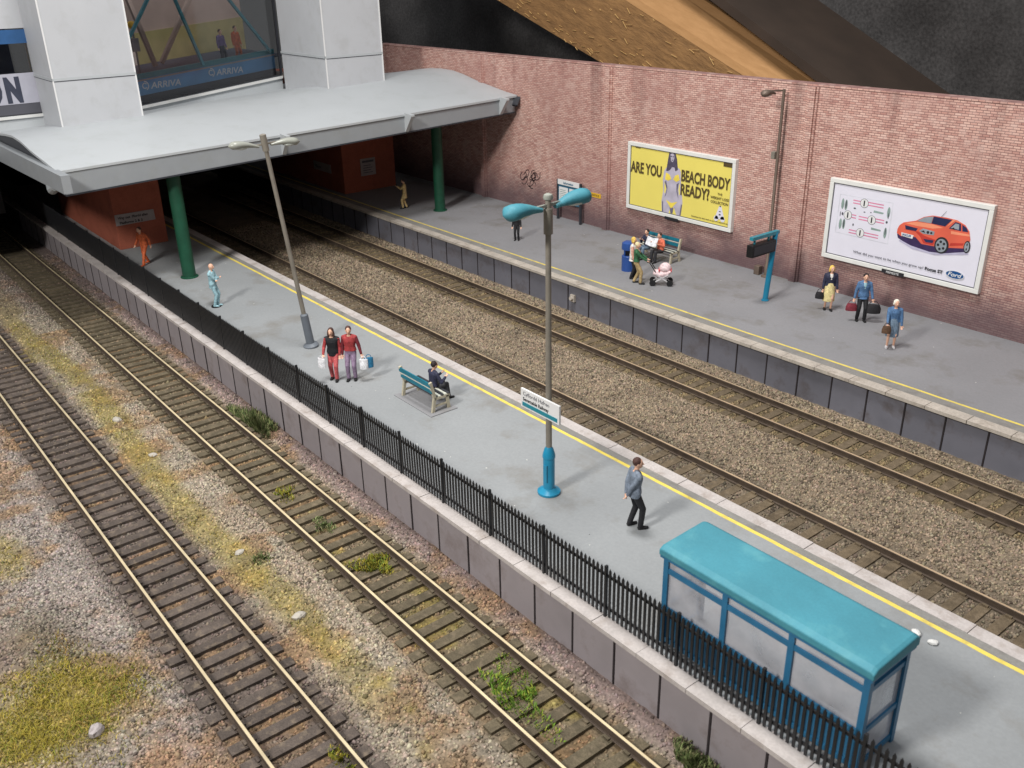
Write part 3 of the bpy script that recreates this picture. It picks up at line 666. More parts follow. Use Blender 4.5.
t, pr_, tx = board('billboard', 'white framed white billboard showing an orange hatchback car', -19.18, 2.36, 'poster_white')
pr_('printed_sheet', 'sheet_print', [[(.42, 1.0), (2.57, .98), (2.55, 2.47), (.44, 2.44)]])
pr_('printed_sheet', 'poster_white', [[(.46, 1.03), (2.53, 1.01), (2.51, 2.43), (.48, 2.40)]])
bars = []
for (a, b, v) in ((1.0, 1.35, 2.25), (1.55, 2.2, 2.27), (1.02, 1.2, 1.72), (1.3, 1.7, 1.71), (1.92, 2.3, 1.74), (.98, 1.34, 1.16), (1.54, 2.16, 1.17)):
    bars += [[(a, v+.03), (b, v+.03), (b, v+.07), (a, v+.07)], [(a, v-.07), (b, v-.07), (b, v-.03), (a, v-.03)]]
pr_('printed_stripes', 'pink_print', bars)
pr_('printed_parts', 'green_print', [[(1.84, 2.0), (2.22, 2.0), (2.24, 2.06), (1.86, 2.08)], [(1.84, 1.38), (2.22, 1.38), (2.22, 1.44), (1.84, 1.46)]]+[circ(a, b, .06, 10, .2) for a, b in ((.6, 2.1), (.74, 2.08), (.6, 1.36), (.74, 1.38), (2.42, 2.1), (2.4, 1.36))])
pr_('printed_parts', 'ink_soft', [circ(a, b, r_, 8, r2) for a, b, r_, r2 in ((.74, 2.1, .03, .16), (.74, 1.38, .03, .16), (2.43, 1.98, .02, .12), (2.4, 1.42, .02, .14), (.55, 1.72, .015, .1), (.64, 1.74, .04, .06), (1.1, 2.02, .05, .03), (1.12, 1.42, .03, .05), (1.75, 1.98, .03, .02), (2.4, 1.75, .04, .05), (1.5, 1.95, .04, .02))])
pr_('printed_roundels', 'ink_soft', [circ(a, b, .165) for a, b in ((1.45, 2.26), (1.82, 1.72), (1.44, 1.18), (.86, 1.73))])
pr_('printed_roundels', 'sign_white', [circ(a, b, .15) for a, b in ((1.45, 2.26), (1.82, 1.72), (1.44, 1.18), (.86, 1.73))])
for a, b in ((1.45, 2.26), (1.82, 1.72), (1.44, 1.18), (.86, 1.73)): tx('1', .26, 'ink', a, b-.09, align='CENTER', bold=.012)
pr_('car_print', 'car_shadow', [[(2.95, 1.2), (3.5, 1.02), (4.3, .98), (5.45, 1.24), (5.3, 1.36), (3.1, 1.32)]])
pr_('car_print', 'car_dark', [[(2.86, 1.41), (2.9, 1.3), (3.1, 1.22), (3.4, 1.13), (4.1, 1.05), (4.6, 1.1), (5.3, 1.3), (5.3, 1.5), (4.3, 1.5), (2.86, 1.55)]])
pr_('car_print', 'car_orange', [[(2.84, 1.46), (2.84, 1.6), (2.89, 1.74), (3.03, 1.87), (3.46, 2.01), (3.72, 2.19), (4.01, 2.29), (4.5, 2.31), (4.87, 2.29), (5.16, 2.18), (5.33, 2.0), (5.41, 1.74), (5.37, 1.5), (5.24, 1.41), (4.72, 1.32), (4.6, 1.3), (4.22, 1.27), (3.78, 1.26), (3.54, 1.45), (3.0, 1.38)]])
pr_('car_print', 'car_orange_light', [[(3.1, 1.86), (3.5, 1.98), (4.1, 2.0), (4.45, 1.95), (4.1, 1.86), (3.5, 1.84)], [(4.55, 2.0), (4.8, 2.26), (5.1, 2.19), (4.86, 2.27), (4.72, 2.29)], [(4.72, 1.9), (5.36, 1.9), (5.38, 1.84), (4.74, 1.8)]])
pr_('car_print', 'car_orange_dark', [[(3.05, 1.64), (3.5, 1.64), (3.7, 1.5), (3.85, 1.3), (4.2, 1.3), (4.25, 1.5), (3.85, 1.56), (3.6, 1.66)], [(4.76, 1.4), (5.2, 1.5), (5.22, 1.58), (4.78, 1.5)]])
pr_('car_print', 'car_glass', [[(4.06, 2.27), (4.7, 2.27), (4.5, 2.01), (4.02, 2.02)], [(4.64, 1.97), (4.82, 2.22), (5.01, 2.2), (5.06, 1.96)], [(5.06, 2.18), (5.22, 2.1), (5.3, 1.97), (5.1, 1.96)], [(3.1, 1.79), (3.57, 1.76), (3.52, 1.66), (3.14, 1.65)], [(3.82, 1.45), (4.19, 1.47), (4.17, 1.37), (3.93, 1.35)]])
pr_('car_print', 'car_glass_pale', [[(3.5, 2.01), (3.74, 2.18), (4.05, 2.27), (4.01, 2.02)], [(4.7, 2.0), (4.84, 2.18), (4.96, 2.17), (4.98, 1.99)], [(3.63, 1.69), (3.76, 1.8), (4.18, 1.77), (4.17, 1.64), (3.78, 1.62)]])
pr_('car_print', 'ink', [[(3.7, 1.69), (3.8, 1.74), (3.86, 1.66)], circ(3.95, 1.7, .05), circ(4.07, 1.7, .04), circ(4.49, 1.36, .25, 20, .285), circ(5.345, 1.48, .11, 16, .21), [(4.31, 2.3), (4.325, 2.3), (4.47, 2.52), (4.46, 2.52)], [(4.72, 1.98), (4.8, 2.04), (4.86, 1.96)]])
pr_('car_print', 'car_glass_pale', [circ(4.48, 1.35, .19, 20, .225), circ(5.34, 1.48, .08, 16, .165)])
pr_('car_print', 'ink', [circ(4.48+.11*math.cos(a), 1.35+.13*math.sin(a), .05, 6) for a in np.arange(5)*1.257+.6]+[circ(5.34, 1.48+b, .025, 6, .05) for b in (-.08, .08)])
pr_('number_plate', 'sign_white', [[(3.01, 1.52), (3.47, 1.50), (3.44, 1.37), (3.03, 1.40)]])
tx('FOCUS', .1, 'oval_blue', 3.06, 1.415, sx=1.0, bold=.004)
tx('What did you want to be when you grow up?', .125, 'ink_soft', 1.28, .42, fit=2.72)
tx('Focus ST', .15, 'ink', 4.06, .41, bold=.006, fit=.64)
pr_('oval_logo', 'sign_white', [circ(5.12, .47, .325, 28, .145)])
pr_('oval_logo', 'oval_blue', [circ(5.12, .47, .305, 28, .125)])
tx('Ford', .2, 'sign_white', 5.1, .405, sx=1.2, align='CENTER', italic=.25, bold=.003)
put(MB().box((-16.66, 30.17, 2.33), (-15.82, 30.21, 2.46)).build('maker_plate', 'ink'), t)
text('PRIMESITE', .11, 'sign_white', (-16.24, 30.165, 2.35), 's', t, align='CENTER')

# notice board
t = thing('notice_board', 'blue framed notice board on two legs against the brick wall', 'notice board', (-33.2, 30.1, P))
x0, x1 = -34.05, -32.42
put(MB().box((x0+.06, 30.06, 1.9), (x1-.06, 30.12, 2.95)).build('board', 'notice_blue'), t)
mb = MB(); mb.box((x0+.12, 30.045, 1.98), (x0+.76, 30.062, 2.68)); mb.box((x0+.86, 30.045, 1.98), (x1-.12, 30.062, 2.68)); put(mb.build('notice', 'sign_white'), t)
put(MB().box((x0+.05, 30.02, 2.8), (x1-.05, 30.07, 3.04)).build('header', 'sign_white'), t)
text('Information', .15, 'notice_blue', (-33.23, 30.015, 2.86), 's', t, align='CENTER', bold=.003)
mb = MB()
for k in range(6): mb.box((x0+.18, 30.04, 2.08+k*.09), (x0+.7-.05*(k % 3), 30.046, 2.105+k*.09)); mb.box((x0+.92, 30.04, 2.08+k*.09), (x1-.2-.06*(k % 2), 30.046, 2.105+k*.09))
put(mb.build('print', 'green_print'), t)
for x in (x0, x1): put(MB().box((x-.05, 30.04, P-.012), (x+.05, 30.14, 3.02)).build('leg', 'dark_metal'), t)

# ------------------------------------------------------------------ lamps, posts, signs
def lamp_head(sgn, parent, base, shell, rot=0., L=1.0, k=1.):
    """lantern reaching out along y from base"""
    n = 9; pts = []; rad = []
    for i in range(n):
        u = i/(n-1); pts.append((0, sgn*(.0+L*u), .02+.05*math.sin(u*PI)+.03*u-.06)); w = (.07+.15*math.sin(min(1, u*1.25)*PI/2)**1.5)*(1 if u < .8 else math.sqrt(max(.02, 1-((u-.8)/.2)**2)))
        rad.append((w*k, w*.78*k))
    o = MB().tube(pts, rad, 14, right=(1, 0, 0)).build('lamp_head', shell, smooth=60); o.location = base; o.rotation_euler = (rot*sgn, 0, 0); put(o, parent)
    mb = MB(); mb.ell((0, sgn*L*.62, -.06), (.16*k, .3*k, .085*k)); l = mb.build('lens', 'glass_lens', smooth=60); l.location = base; l.rotation_euler = (rot*sgn, 0, 0); put(l, o); return o
t = thing('street_lamp', 'tall platform lamp with two teal lanterns and a bright blue foot', 'lamp', (-14.56, 12.59, P))
put(MB().lathe([(.28, 0), (.28, .05), (.2, .1), (.14, .14), (.14, .95), (.155, .96), (.155, 1.02), (.11, 1.18), (.075, 1.24)], (-14.56, 12.59, P), 20).build('foot', 'cyan_paint', smooth=35), t)
mb = MB(); mb.box((-14.56-.02, 12.59-.155, P+.35), (-14.56+.09, 12.59-.12, P+.8)); put(mb.build('foot_door', 'cyan_paint'), t)
put(MB().lathe([(.075, 0), (.062, 5.75), (.1, 5.76), (.1, 6.3), (.062, 6.32), (.062, 6.55)], (-14.56, 12.59, P+.6), 14).build('pole', 'grey_metal', smooth=35), t)
put(MB().lathe([(.1, 0), (.11, .04), (.09, .1), (.03, .13)], (-14.56, 12.59, P+7.1), 14).build('cap', 'lens', smooth=40), t)
put(MB().bar((-14.56, 12.25, 8.02), (-14.56, 12.93, 8.05), .06, .06).build('arm', 'lens'), t)
lamp_head(-1, t, (-14.56, 12.4, 8.0), 'roof_teal', .02, 1.0, 1.); lamp_head(1, t, (-14.56, 12.78, 8.02), 'roof_teal', .05, 1.0, 1.)
s = thing('station_sign', 'white station name sign with a teal stripe on the teal lamp pole', 'sign', (-14.7, 12.5, 3.35))
put(MB().box((-15.39, 12.44, 3.11), (-14.03, 12.49, 3.58)).build('panel', 'sign_white'), s)
put(MB().box((-15.33, 12.43, 3.15), (-14.09, 12.441, 3.25)).build('stripe', 'teal'), s)
put(MB().box((-14.64, 12.49, 3.2), (-14.48, 12.54, 3.5)).build('clamp', 'grey_metal'), s)
text('Cyffordd Hafren', .135, 'ink_soft', (-15.31, 12.438, 3.43), 's', s, sx=1.05); text('Severnside Railway', .125, 'ink', (-15.31, 12.438, 3.29), 's', s, sx=.95, bold=.003)

B1 = Vector((-26.91, 12.71, P)); T1 = Vector((-26.9, 11.93, 8.15))
t = thing('street_lamp', 'leaning grey platform lamp with two pale lanterns in front of the canopy', 'lamp', B1)
ax = (T1-B1).normalized(); at = lambda d: B1+ax*d
put(MB().tube([B1, B1+Vector((0, 0, .05)), at(.1), at(.13), at(1.15), at(1.2)], [.26, .26, .2, .14, .13, .08], 16).build('foot', 'slate_paint', smooth=35), t)
put(MB().tube([at(1.0), at(6.6), at(6.61), at(7.1), at(7.12)], [.075, .065, .1, .1, .05], 12).build('pole', 'grey_metal', smooth=35), t)
put(MB().bar(at(6.8)-Vector((0, .35, 0)), at(6.8)+Vector((0, .35, .04)), .05, .05).build('arm', 'grey_metal'), t)
lamp_head(-1, t, at(6.8)-Vector((0, .2, .0)), 'lens', .1, .95, .72); lamp_head(1, t, at(6.8)+Vector((0, .2, .02)), 'lens', -.06, .95, .7)

t = thing('street_lamp', 'brown lamp pole against the brick wall between the two billboards', 'lamp', (-21.45, 30.05, P))
put(MB().lathe([(.2, 0), (.2, .04), (.1, .08), (.1, .5), (.065, .55), (.055, 7.2)], (-21.45, 30.05, P-.012), 12).build('pole', 'brown_metal', smooth=35), t)
put(MB().bar((-21.45, 30.05, 8.2), (-21.75, 29.45, 8.22), .05, .05).build('arm', 'brown_metal'), t)
lamp_head(-1, t, (-21.62, 29.75, 8.15), 'brown_metal', 0, .75, .75)
put(MB().box((-21.66, 29.9, 5.7), (-21.5, 30.08, 5.98)).build('control_box', 'grey_metal', bevel=.02), t)
o = MB().box((-22.0, 29.95, P-.012), (-21.75, 30.2, P+.35)).build('service_box', 'brown_metal', bevel=.02); tag(o, 'small brown service box at the foot of the wall lamp', 'box')

t = thing('departure_display', 'teal post holding a black departure display over the far platform', 'display', (-19.71, 27.72, P))
put(MB().tube([(-19.71, 27.70, P-.012), (-19.71, 27.95, 3.62)], [.1, .1], 14).build('post', 'cyan_paint', smooth=40), t)
put(MB().lathe([(.14, 0), (.14, .03), (.1, .06)], (-19.71, 27.70, P-.012), 14).build('base_plate', 'cyan_paint'), t)
put(MB().bar((-19.71, 28.08, 3.6), (-19.71, 26.55, 3.6), .16, .12).build('arm', 'teal'), t)
for y in (27.55, 26.75): put(MB().box((-19.74, y-.03, 3.35), (-19.68, y+.03, 3.56)).build('hanger', 'teal'), t)
b = MB().box((-19.85, 26.5, 2.92), (-19.57, 27.85, 3.38)).build('display_box', 'black', bevel=.03); put(b, t)
put(MB().box((-19.572, 26.6, 3.0), (-19.56, 27.75, 3.3)).build('screen', 'dark_metal'), b)

# ------------------------------------------------------------------ benches
def bench(label, loc, rz, L=1.6, plate=True, ends='cream_iron'):
    t = thing('platform_bench', label, 'bench', loc, rz, 'platform benches')     # sitter faces local +y
    for s in (-1, 1):
        mb = MB(); x = s*(L/2-.05)
        mb.bar((x, -.30, 0), (x, -.22, .45), .07, .09, up=(0, 1, 0)); mb.bar((x, -.22, .45), (x, -.34, .95), .07, .09, up=(0, 1, 0))
        mb.bar((x, .25, 0), (x, .2, .42), .07, .09, up=(0, 1, 0)); mb.bar((x, -.22, .41), (x, .28, .41), .07, .07); mb.bar((x, -.27, .18), (x, .23, .18), .05, .05)
        local(mb.build('end_frame', ends), t)
    for i in range(5):
        y = -.2+i*.105; local(MB().box((-L/2+.02, y, .445), (L/2-.02, y+.075, .48)).build('seat_slat', 'seat_slat' if i % 2 else 'dark_metal'), t)
    for k, (z, h, m) in enumerate(((.62, .13, 'wood_slat'), (.77, .02, 'seat_slat'), (.82, .13, 'wood_slat'))):
        mb = MB(); y = -.265-.24*(z-.45); mb.bar((-L/2+.02, y, z+h/2-.02), (L/2-.02, y, z+h/2-.02), .035, h); local(mb.build('back_slat', m), t)
    if plate: local(MB().box((-L/2-.15, -.5, -.012), (L/2+.15, .42, .012)).build('base_plate', 'tarmac_far'), t)
    return t
bench('teal and white bench on the near platform, its back to the fence', (-20.75, 13.22, P), 0, 1.65)
bench('teal bench standing against the brick wall under the yellow billboard', (-26.1, 28.75, P), PI, 2.0, False)

# bin
t = thing('litter_bin', 'bright blue litter bin behind the couple with the pushchair', 'bin', (-25.75, 26.6, P))
put(MB().lathe([(.27, 0), (.27, .62), (.25, .64)], (-25.75, 26.6, P-.012), 18).build('body', 'bin_blue', smooth=40), t)
put(MB().lathe([(.14, .6), (.14, .9)], (-25.75, 26.6, P), 12).build('liner', 'black'), t)
for a in (0, PI/2, PI, 3*PI/2): put(MB().bar((-25.75+.22*math.cos(a), 26.6+.22*math.sin(a), P+.6), (-25.75+.22*math.cos(a), 26.6+.22*math.sin(a), P+.95), .05, .05).build('pillar', 'bin_blue'), t)
put(MB().lathe([(.28, .88), (.29, .95), (.27, 1.15), (.15, 1.22)], (-25.75, 26.6, P), 18).build('lid', 'bin_blue', smooth=40), t)

# ------------------------------------------------------------------ shelter
t = thing('waiting_shelter', 'blue platform waiting shelter with a teal roof and cloudy panes behind the fence', 'shelter', (-7.2, 11.25, P))
xa, xb, ya, yb, zt = -9.12, -5.12, 10.70, 11.72, P+1.93
SB = 'shelter_blue'
mb = MB(); prof = [(ya-.12, zt), (ya-.12, zt+.14), (ya-.02, zt+.2), (yb+.02, zt+.24), (yb+.14, zt+.16), (yb+.14, zt)]
n = len(prof); X = [xa-.12, xa-.05, xb+.05, xb+.12]; vs = []
for i, x in enumerate(X):
    sh = .03 if i in (0, 3) else 0
    for (y, z) in prof: vs.append((x, y, z-(sh if z > zt else 0)))
fs = [tuple(range(n)), tuple(3*n+i for i in range(n-1, -1, -1))]
for k in range(3): fs += [(k*n+(i+1) % n, k*n+i, (k+1)*n+i, (k+1)*n+(i+1) % n) for i in range(n)]
mb.add(vs, fs); r = mb.build('roof', 'roof_teal', bevel=.022); put(r, t)
put(MB().box((xa-.1, ya-.1, zt-.05), (xb+.1, yb+.1, zt+.002)).build('gutter', SB), t)
px = [xa+(xb-xa)*i/3 for i in range(4)]
for y in (ya, yb):
    for x in (px if y == ya else (px[0], px[3])):
        put(MB().box((x-.055, y-.05, P-.012), (x+.055, y+.05, zt)).build('post', SB), t)
for z in (.1, .78, 1.62):
    put(MB().box((xa, ya-.042, P+z-.05), (xb, ya+.035, P+z+.05)).build('rail', SB), t)
    for x in (xa, xb): put(MB().box((x-.04, ya, P+z-.047), (x+.04, yb, P+z+.047)).build('rail', SB), t)
for i in range(3):
    put(MB().box((px[i]+.055, ya-.008, P+.83), (px[i+1]-.055, ya+.008, P+1.57)).build('pane', 'pane'), t)
    put(MB().box((px[i]+.055, ya-.008, P+1.67), (px[i+1]-.055, ya+.008, zt-.05)).build('pane', 'pane'), t)
    put(MB().box((px[i]+.055, ya-.012, P+.15), (px[i+1]-.055, ya+.012, P+.73)).build('lower_panel', SB), t)
for x in (xa, xb):
    put(MB().box((x-.008, ya+.05, P+.83), (x+.008, yb-.05, P+1.57)).build('pane', 'pane'), t)
    put(MB().box((x-.008, ya+.05, P+.15), (x+.008, yb-.05, P+.73)).build('pane', 'pane'), t)
o = MB().box((-3.6/2, -.16, .42), (3.6/2, .16, .47)).build('shelter_seat', 'sign_white'); o.location = (-7.05, 11.0, P); put(o, t)
for x in (-8.4, -7.05, -5.7): put(MB().box((x-.03, 10.9, P-.012), (x+.03, 11.1, P+.42)).build('seat_leg', SB), t)

# ------------------------------------------------------------------ canopy, towers, bridge
ft = lambda y: 6.17+(y-8.17)*(.49/22.1)     # fascia top
fbm = lambda y: 5.28+(y-8.17)*(.57/22.1)   # fascia bottom
XF = lambda y: -36.42-(y-8.17)*(1.1/22.2)
t = thing('station_canopy', 'large pale wavy canopy roof with a grey fascia spanning both platforms', 'canopy', (-42, 19, 5.5))
profL = [(-36.39, 6.16), (-37.13, 6.22), (-37.91, 6.29), (-39.07, 6.38), (-39.95, 6.46), (-40.82, 6.58), (-41.41, 6.65), (-42.57, 6.7), (-43.84, 6.62), (-44.81, 6.53), (-46.66, 6.38), (-52, 6.2)]
profR = [(-37.44, 6.64), (-38.3, 6.73), (-39.6, 6.92), (-40.9, 7.12), (-42, 7.34), (-42.9, 7.46), (-44, 7.49), (-45, 7.45), (-46.1, 7.33), (-48.2, 7.05), (-49.8, 6.86), (-52, 6.7)]
K = 14; vs = []; n = len(profL)
from bisect import bisect
for th in (0, -.09):
    for k in range(K+1):
        u = k/K; y = 8.17+u*22.18
        for (a, z0), (b, z1) in zip(profL, profR): vs.append((a+(b-a)*u, y, z0+(z1-z0)*u+th-.02*math.sin(u*PI)))
N1 = (K+1)*n; fs = []
for k in range(K):
    for i in range(n-1):
        a = k*n+i; fs.append((a, a+1, a+1+n, a+n)); fs.append((N1+a, N1+a+n, N1+a+n+1, N1+a+1))
for k in range(K):
    a = k*n; fs.append((a, a+n, N1+a+n, N1+a)); b = k*n+n-1; fs.append((b, N1+b, N1+b+n, b+n))
for i in range(n-1):
    fs.append((i, N1+i, N1+i+1, i+1)); a = K*n+i; fs.append((a, a+1, N1+a+1, N1+a))
put(MB().add(vs, fs).build('roof', 'canopy_white', smooth=40), t)
def slab(y0, y1, x0, x1, zb, zt_):
    a0, a1, b0, b1 = XF(y0)+x0, XF(y0)+x1, XF(y1)+x0, XF(y1)+x1
    return [(a0, y0, zb(y0)), (a1, y0, zb(y0)), (b1, y1, zb(y1)), (b0, y1, zb(y1)), (a0, y0, zt_(y0)), (a1, y0, zt_(y0)), (b1, y1, zt_(y1)), (b0, y1, zt_(y1))]
BF = [(0, 3, 2, 1), (4, 5, 6, 7), (0, 1, 5, 4), (1, 2, 6, 5), (2, 3, 7, 6), (3, 0, 4, 7)]
put(MB().add(slab(8.3, 30.25, -.15, 0, fbm, lambda y: ft(y)-.075), BF).build('fascia', 'fascia_grey'), t)
put(MB().add(slab(8.3, 30.25, -.5, .03, lambda y: fbm(y)-.06, lambda y: fbm(y)), BF).build('soffit_edge', 'dark_metal'), t)
put(MB().add([(-35.2, 7.97, 5.56), (-35.2, 8.27, 5.56), (-35.2, 8.27, 6.2), (-35.2, 7.97, 6.2), (-51, 7.97, 5.2), (-51, 8.27, 5.2), (-51, 8.27, 6.0), (-51, 7.97, 6.0)],
             [(0, 1, 2, 3), (7, 6, 5, 4), (0, 4, 5, 1), (1, 5, 6, 2), (2, 6, 7, 3), (3, 7, 4, 0)]).build('side_beam', 'fascia_grey'), t)
ep = [(x_, z_-.08) for x_, z_ in profL if x_ > -51.5]; ep = ep+[(-50.9, 5.5), (-36.5, 5.7)]
put(MB().prism([(-x_, z_) for x_, z_ in ep], Matrix(((-1, 0, 0, 0), (0, 0, 1, 8.3), (0, 1, 0, 0), (0, 0, 0, 1))), .06).build('shade_panel', 'dark_metal'), t)  # added panel, blocks light coming in above the side beam
put(MB().tube([(-37.0, 8.1, 5.5), (-37.35, 8.1, 5.38), (-37.7, 8.1, 5.48)], [.13, .2, .13], 10).build('drain_spout', 'fascia_grey'), t)
def fin(y, w=.55, nm='bracket'):
    xf = XF(y); mb = MB(); zt_, zb = ft(y)+.02, fbm(y)-.04
    mb.add([(xf+.002, y-.09, zb), (xf+.002, y+.09, zb), (xf+.002, y+.09, zt_), (xf+.002, y-.09, zt_), (xf+w, y+.09, zt_-.05), (xf+w, y-.09, zt_-.05), (xf+w, y+.09, zt_-.12), (xf+w, y-.09, zt_-.12)],
           [(0, 3, 2, 1), (3, 5, 4, 2), (5, 7, 6, 4), (7, 0, 1, 6), (0, 7, 5, 3), (1, 2, 4, 6)])
    put(mb.build(nm, 'canopy_white'), t)
for y in (17.2, 23.55, 29.3): fin(y, .6)
put(MB().bar((XF(30)+.3, 30.0, 6.2), (XF(30)+.1, 30.37, 6.55), .3, .1).build('tie_plate', 'dark_metal'), t)

def tower(label, x0, y0, y1, zb, d=3.6, zt_=19):
    t = thing('lift_tower', label, 'tower', (x0-d/2, (y0+y1)/2, zb), 0, 'white towers on the canopy')
    put(MB().box((x0-d, y0, 5.4), (x0, y1, zt_)).build('wall', 'tower_white', bevel=.02), t)
    zz = 8.58; e = .03
    for z in (zz, zz+4.4, zz+8.8):
        mb = MB(); mb.box((x0-d-e, y0-e, z), (x0+e, y0+.001, z+.11)); mb.box((x0-.001, y0, z), (x0+e, y1+e, z+.11)); put(mb.build('band', 'canopy_white'), t)
        mb = MB(); mb.box((x0-d-.01, y0-.012, z-.035), (x0+.012, y0+.001, z)); mb.box((x0-.001, y0, z-.035), (x0+.012, y1+.01, z)); put(mb.build('joint', 'ink_soft'), t)
    for yy in (y0, y1): put(MB().box((x0-.02, yy-.03, 5.6), (x0+.025, yy+.03, zt_-.1)).build('corner_strip', 'sign_white'), t)
    return t
tower('broad white tower standing on the canopy at the left edge', -43., 10.25, 13.62, 7., 3.2)
tower('white tower on the canopy nearest the brick wall', -43., 22.84, 26.06, 7.5, 4.8)
# footbridge between and beside the towers
t = thing('footbridge', 'glazed white footbridge joining the two towers above the canopy', 'footbridge', (-49, 18, 7))
W0, W1 = (-46., 13.7, 6.8), (-48.2, 22.9, 7.42)
def along(u, z=0, out=0): return Vector((W0[0]+(W1[0]-W0[0])*u+out, W0[1]+(W1[1]-W0[1])*u, W0[2]+(W1[2]-W0[2])*u+z))
def strip(name, mat, u0, u1, z0, z1, o0, o1, par=None):
    vs = []
    for o in (o0, o1):
        for (u, z) in ((u0, z0), (u1, z0), (u1, z1), (u0, z1)): vs.append(along(u, z, o))
    o = MB().add(vs, [(0, 3, 2, 1), (4, 5, 6, 7), (0, 1, 5, 4), (1, 2, 6, 5), (2, 3, 7, 6), (3, 0, 4, 7)]).build(name, mat); put(o, par or t); return o
strip('sill', 'white_paint', 0, 1, -.12, 0.0, -.15, .12)
strip('lower_wall', 'canopy_white', 0, 1, -1.6, -.12, -.15, 0.0)
win = strip('window', 'dark_metal', 0, 1, 0, .06, -.1, .02)
strip('pane', 'glass', 0, 1, .06, 7, -.05, -.03, win)
for u in (.0, 1.0): strip('frame_edge', 'dark_metal', u-.006, u+.006, .06, 7, -.1, .02, win)
strip('floor', 'interior_pale', -.1, 1.1, -.1, -.05, -9, -.16)
strip('parapet', 'band_blue', .12, 1.0, .35, 1.1, -.75, -.65); strip('parapet', 'band_teal', 0, 1.0, 1.1, 1.32, -.8, -.62); strip('parapet', 'interior_dark', 0, .12, .1, 1.1, -.75, -.66)
strip('parapet_base', 'ink_soft', 0, 1, .0, .35, -.75, -.64); strip('handrail', 'interior_pale', 0, 1, 1.0, 1.06, -.64, -.6)
for u in (.2, .6):
    q = along(u, .58, -.64); ang = math.atan2(W1[1]-W0[1], W1[0]-W0[0])
    m_ = text('arriva'.upper(), .42, 'sign_white', (0, 0, 0), 'e', t, sx=1.15, italic=.2, bold=.004)
    m_.data.transform(Matrix.Translation(q) @ Matrix.Rotation(ang-PI/2, 4, 'Z'))
    mb = MB()
    for r0 in (.12, .2):
        pts = [q+Matrix.Rotation(ang-PI/2, 3, 'Z') @ Vector((.01, -.32+r0*math.cos(a), .16+r0*math.sin(a))) for a in np.linspace(.6 if r0 < .15 else -1.2, 5.6 if r0 < .15 else 1.6, 12)]
        for a, b in zip(pts, pts[1:]): mb.bar(a, b, .045, .01, up=(1, 0, 0))
    put(mb.build('logo', 'sign_white'), t)
mb = MB()
for (u0, z0, u1, z1) in ((.0, 1.6, .32, 5.2), (.52, 1.2, .38, 5.2), (.97, 1.2, .62, 5.4)): mb.bar(along(u0, z0, -.5), along(u1, z1, -.5), .13, .13)
put(mb.build('truss', 'truss_teal'), t)
mb = MB()
for (u0, z0, u1, z1) in ((.36, 1.2, .22, 6), (.4, 1.3, .75, 5.5)): mb.bar(along(u0, z0, -3.5), along(u1, z1, -3.5), .2, .2)
put(mb.build('far_truss', 'interior_brown'), t)
strip('rear_wall', 'interior_brown', -.2, 1.2, -.1, 12, -8.2, -8.0)
strip('rear_panel', 'interior_green', -.2, 1.2, .4, 2.5, -8.0, -7.9); strip('rear_panel', 'interior_pale', -.2, .42, .3, 1.7, -7.9, -7.8); strip('inner_floor', 'interior_dark', -.1, 1.1, .86, .9, -7.7, -.9)
q = along(.2, .9, -1.9)
lp = MB(); lp.bar(q, q+Vector((0, 0, 2.4)), .07, .07); lp.box(q+Vector((-.16, -.16, 1.3)), q+Vector((.16, .16, 1.9)));
o = lp.build('lamp_post', 'slate_paint'); put(o, t); put(MB().ell(q+Vector((0, 0, 2.5)), (.18, .22, .18)).build('lamp_globe', 'gold'), o)
# side window left of the first tower
t2 = thing('footbridge', 'glazed white bridge end with lettering left of the first tower', 'footbridge', (-46, 7, 7))
def bx(name, mat, y0, y1, z0, z1, x0, x1, par=None):
    o = MB().box((x0, y0, z0), (x1, y1, z1)).build(name, mat); put(o, par or t2); return o
XW = -46.
bx('sill', 'white_paint', 2, 10.3, 6.9, 7.02, XW-.2, XW+.1); bx('lower_wall', 'canopy_white', 2, 10.3, 5.5, 6.9, XW-.2, XW)
w = bx('window', 'dark_metal', 2, 10.3, 7.02, 7.07, XW-.1, XW+.02); bx('pane', 'glass', 2, 10.3, 7.07, 10.5, XW-.06, XW-.04, w)
bx('header', 'tower_white', 2, 10.3, 10.55, 19, XW-.2, XW); bx('header_edge', 'deep_blue', 2, 10.3, 9.95, 10.5, XW-.03, XW+.03)
bx('letter_band', 'sign_pale', 2, 10.3, 7.5, 8.75, XW-.02, XW+.03); bx('parapet_base', 'ink_soft', 2, 10.3, 7.07, 7.5, XW-.02, XW+.01)
[text(c_, 1.3, 'interior_dark', (XW+.035, y_, 7.64), 'e', t2, sx=.62, bold=.1) for c_, y_ in (('I', 7.7), ('O', 8.15), ('N', 8.98))]
bx('rear_wall', 'interior_dark', 2, 10.3, 6.9, 12, XW-4, XW-3.8)
# small figures inside are added with the people below

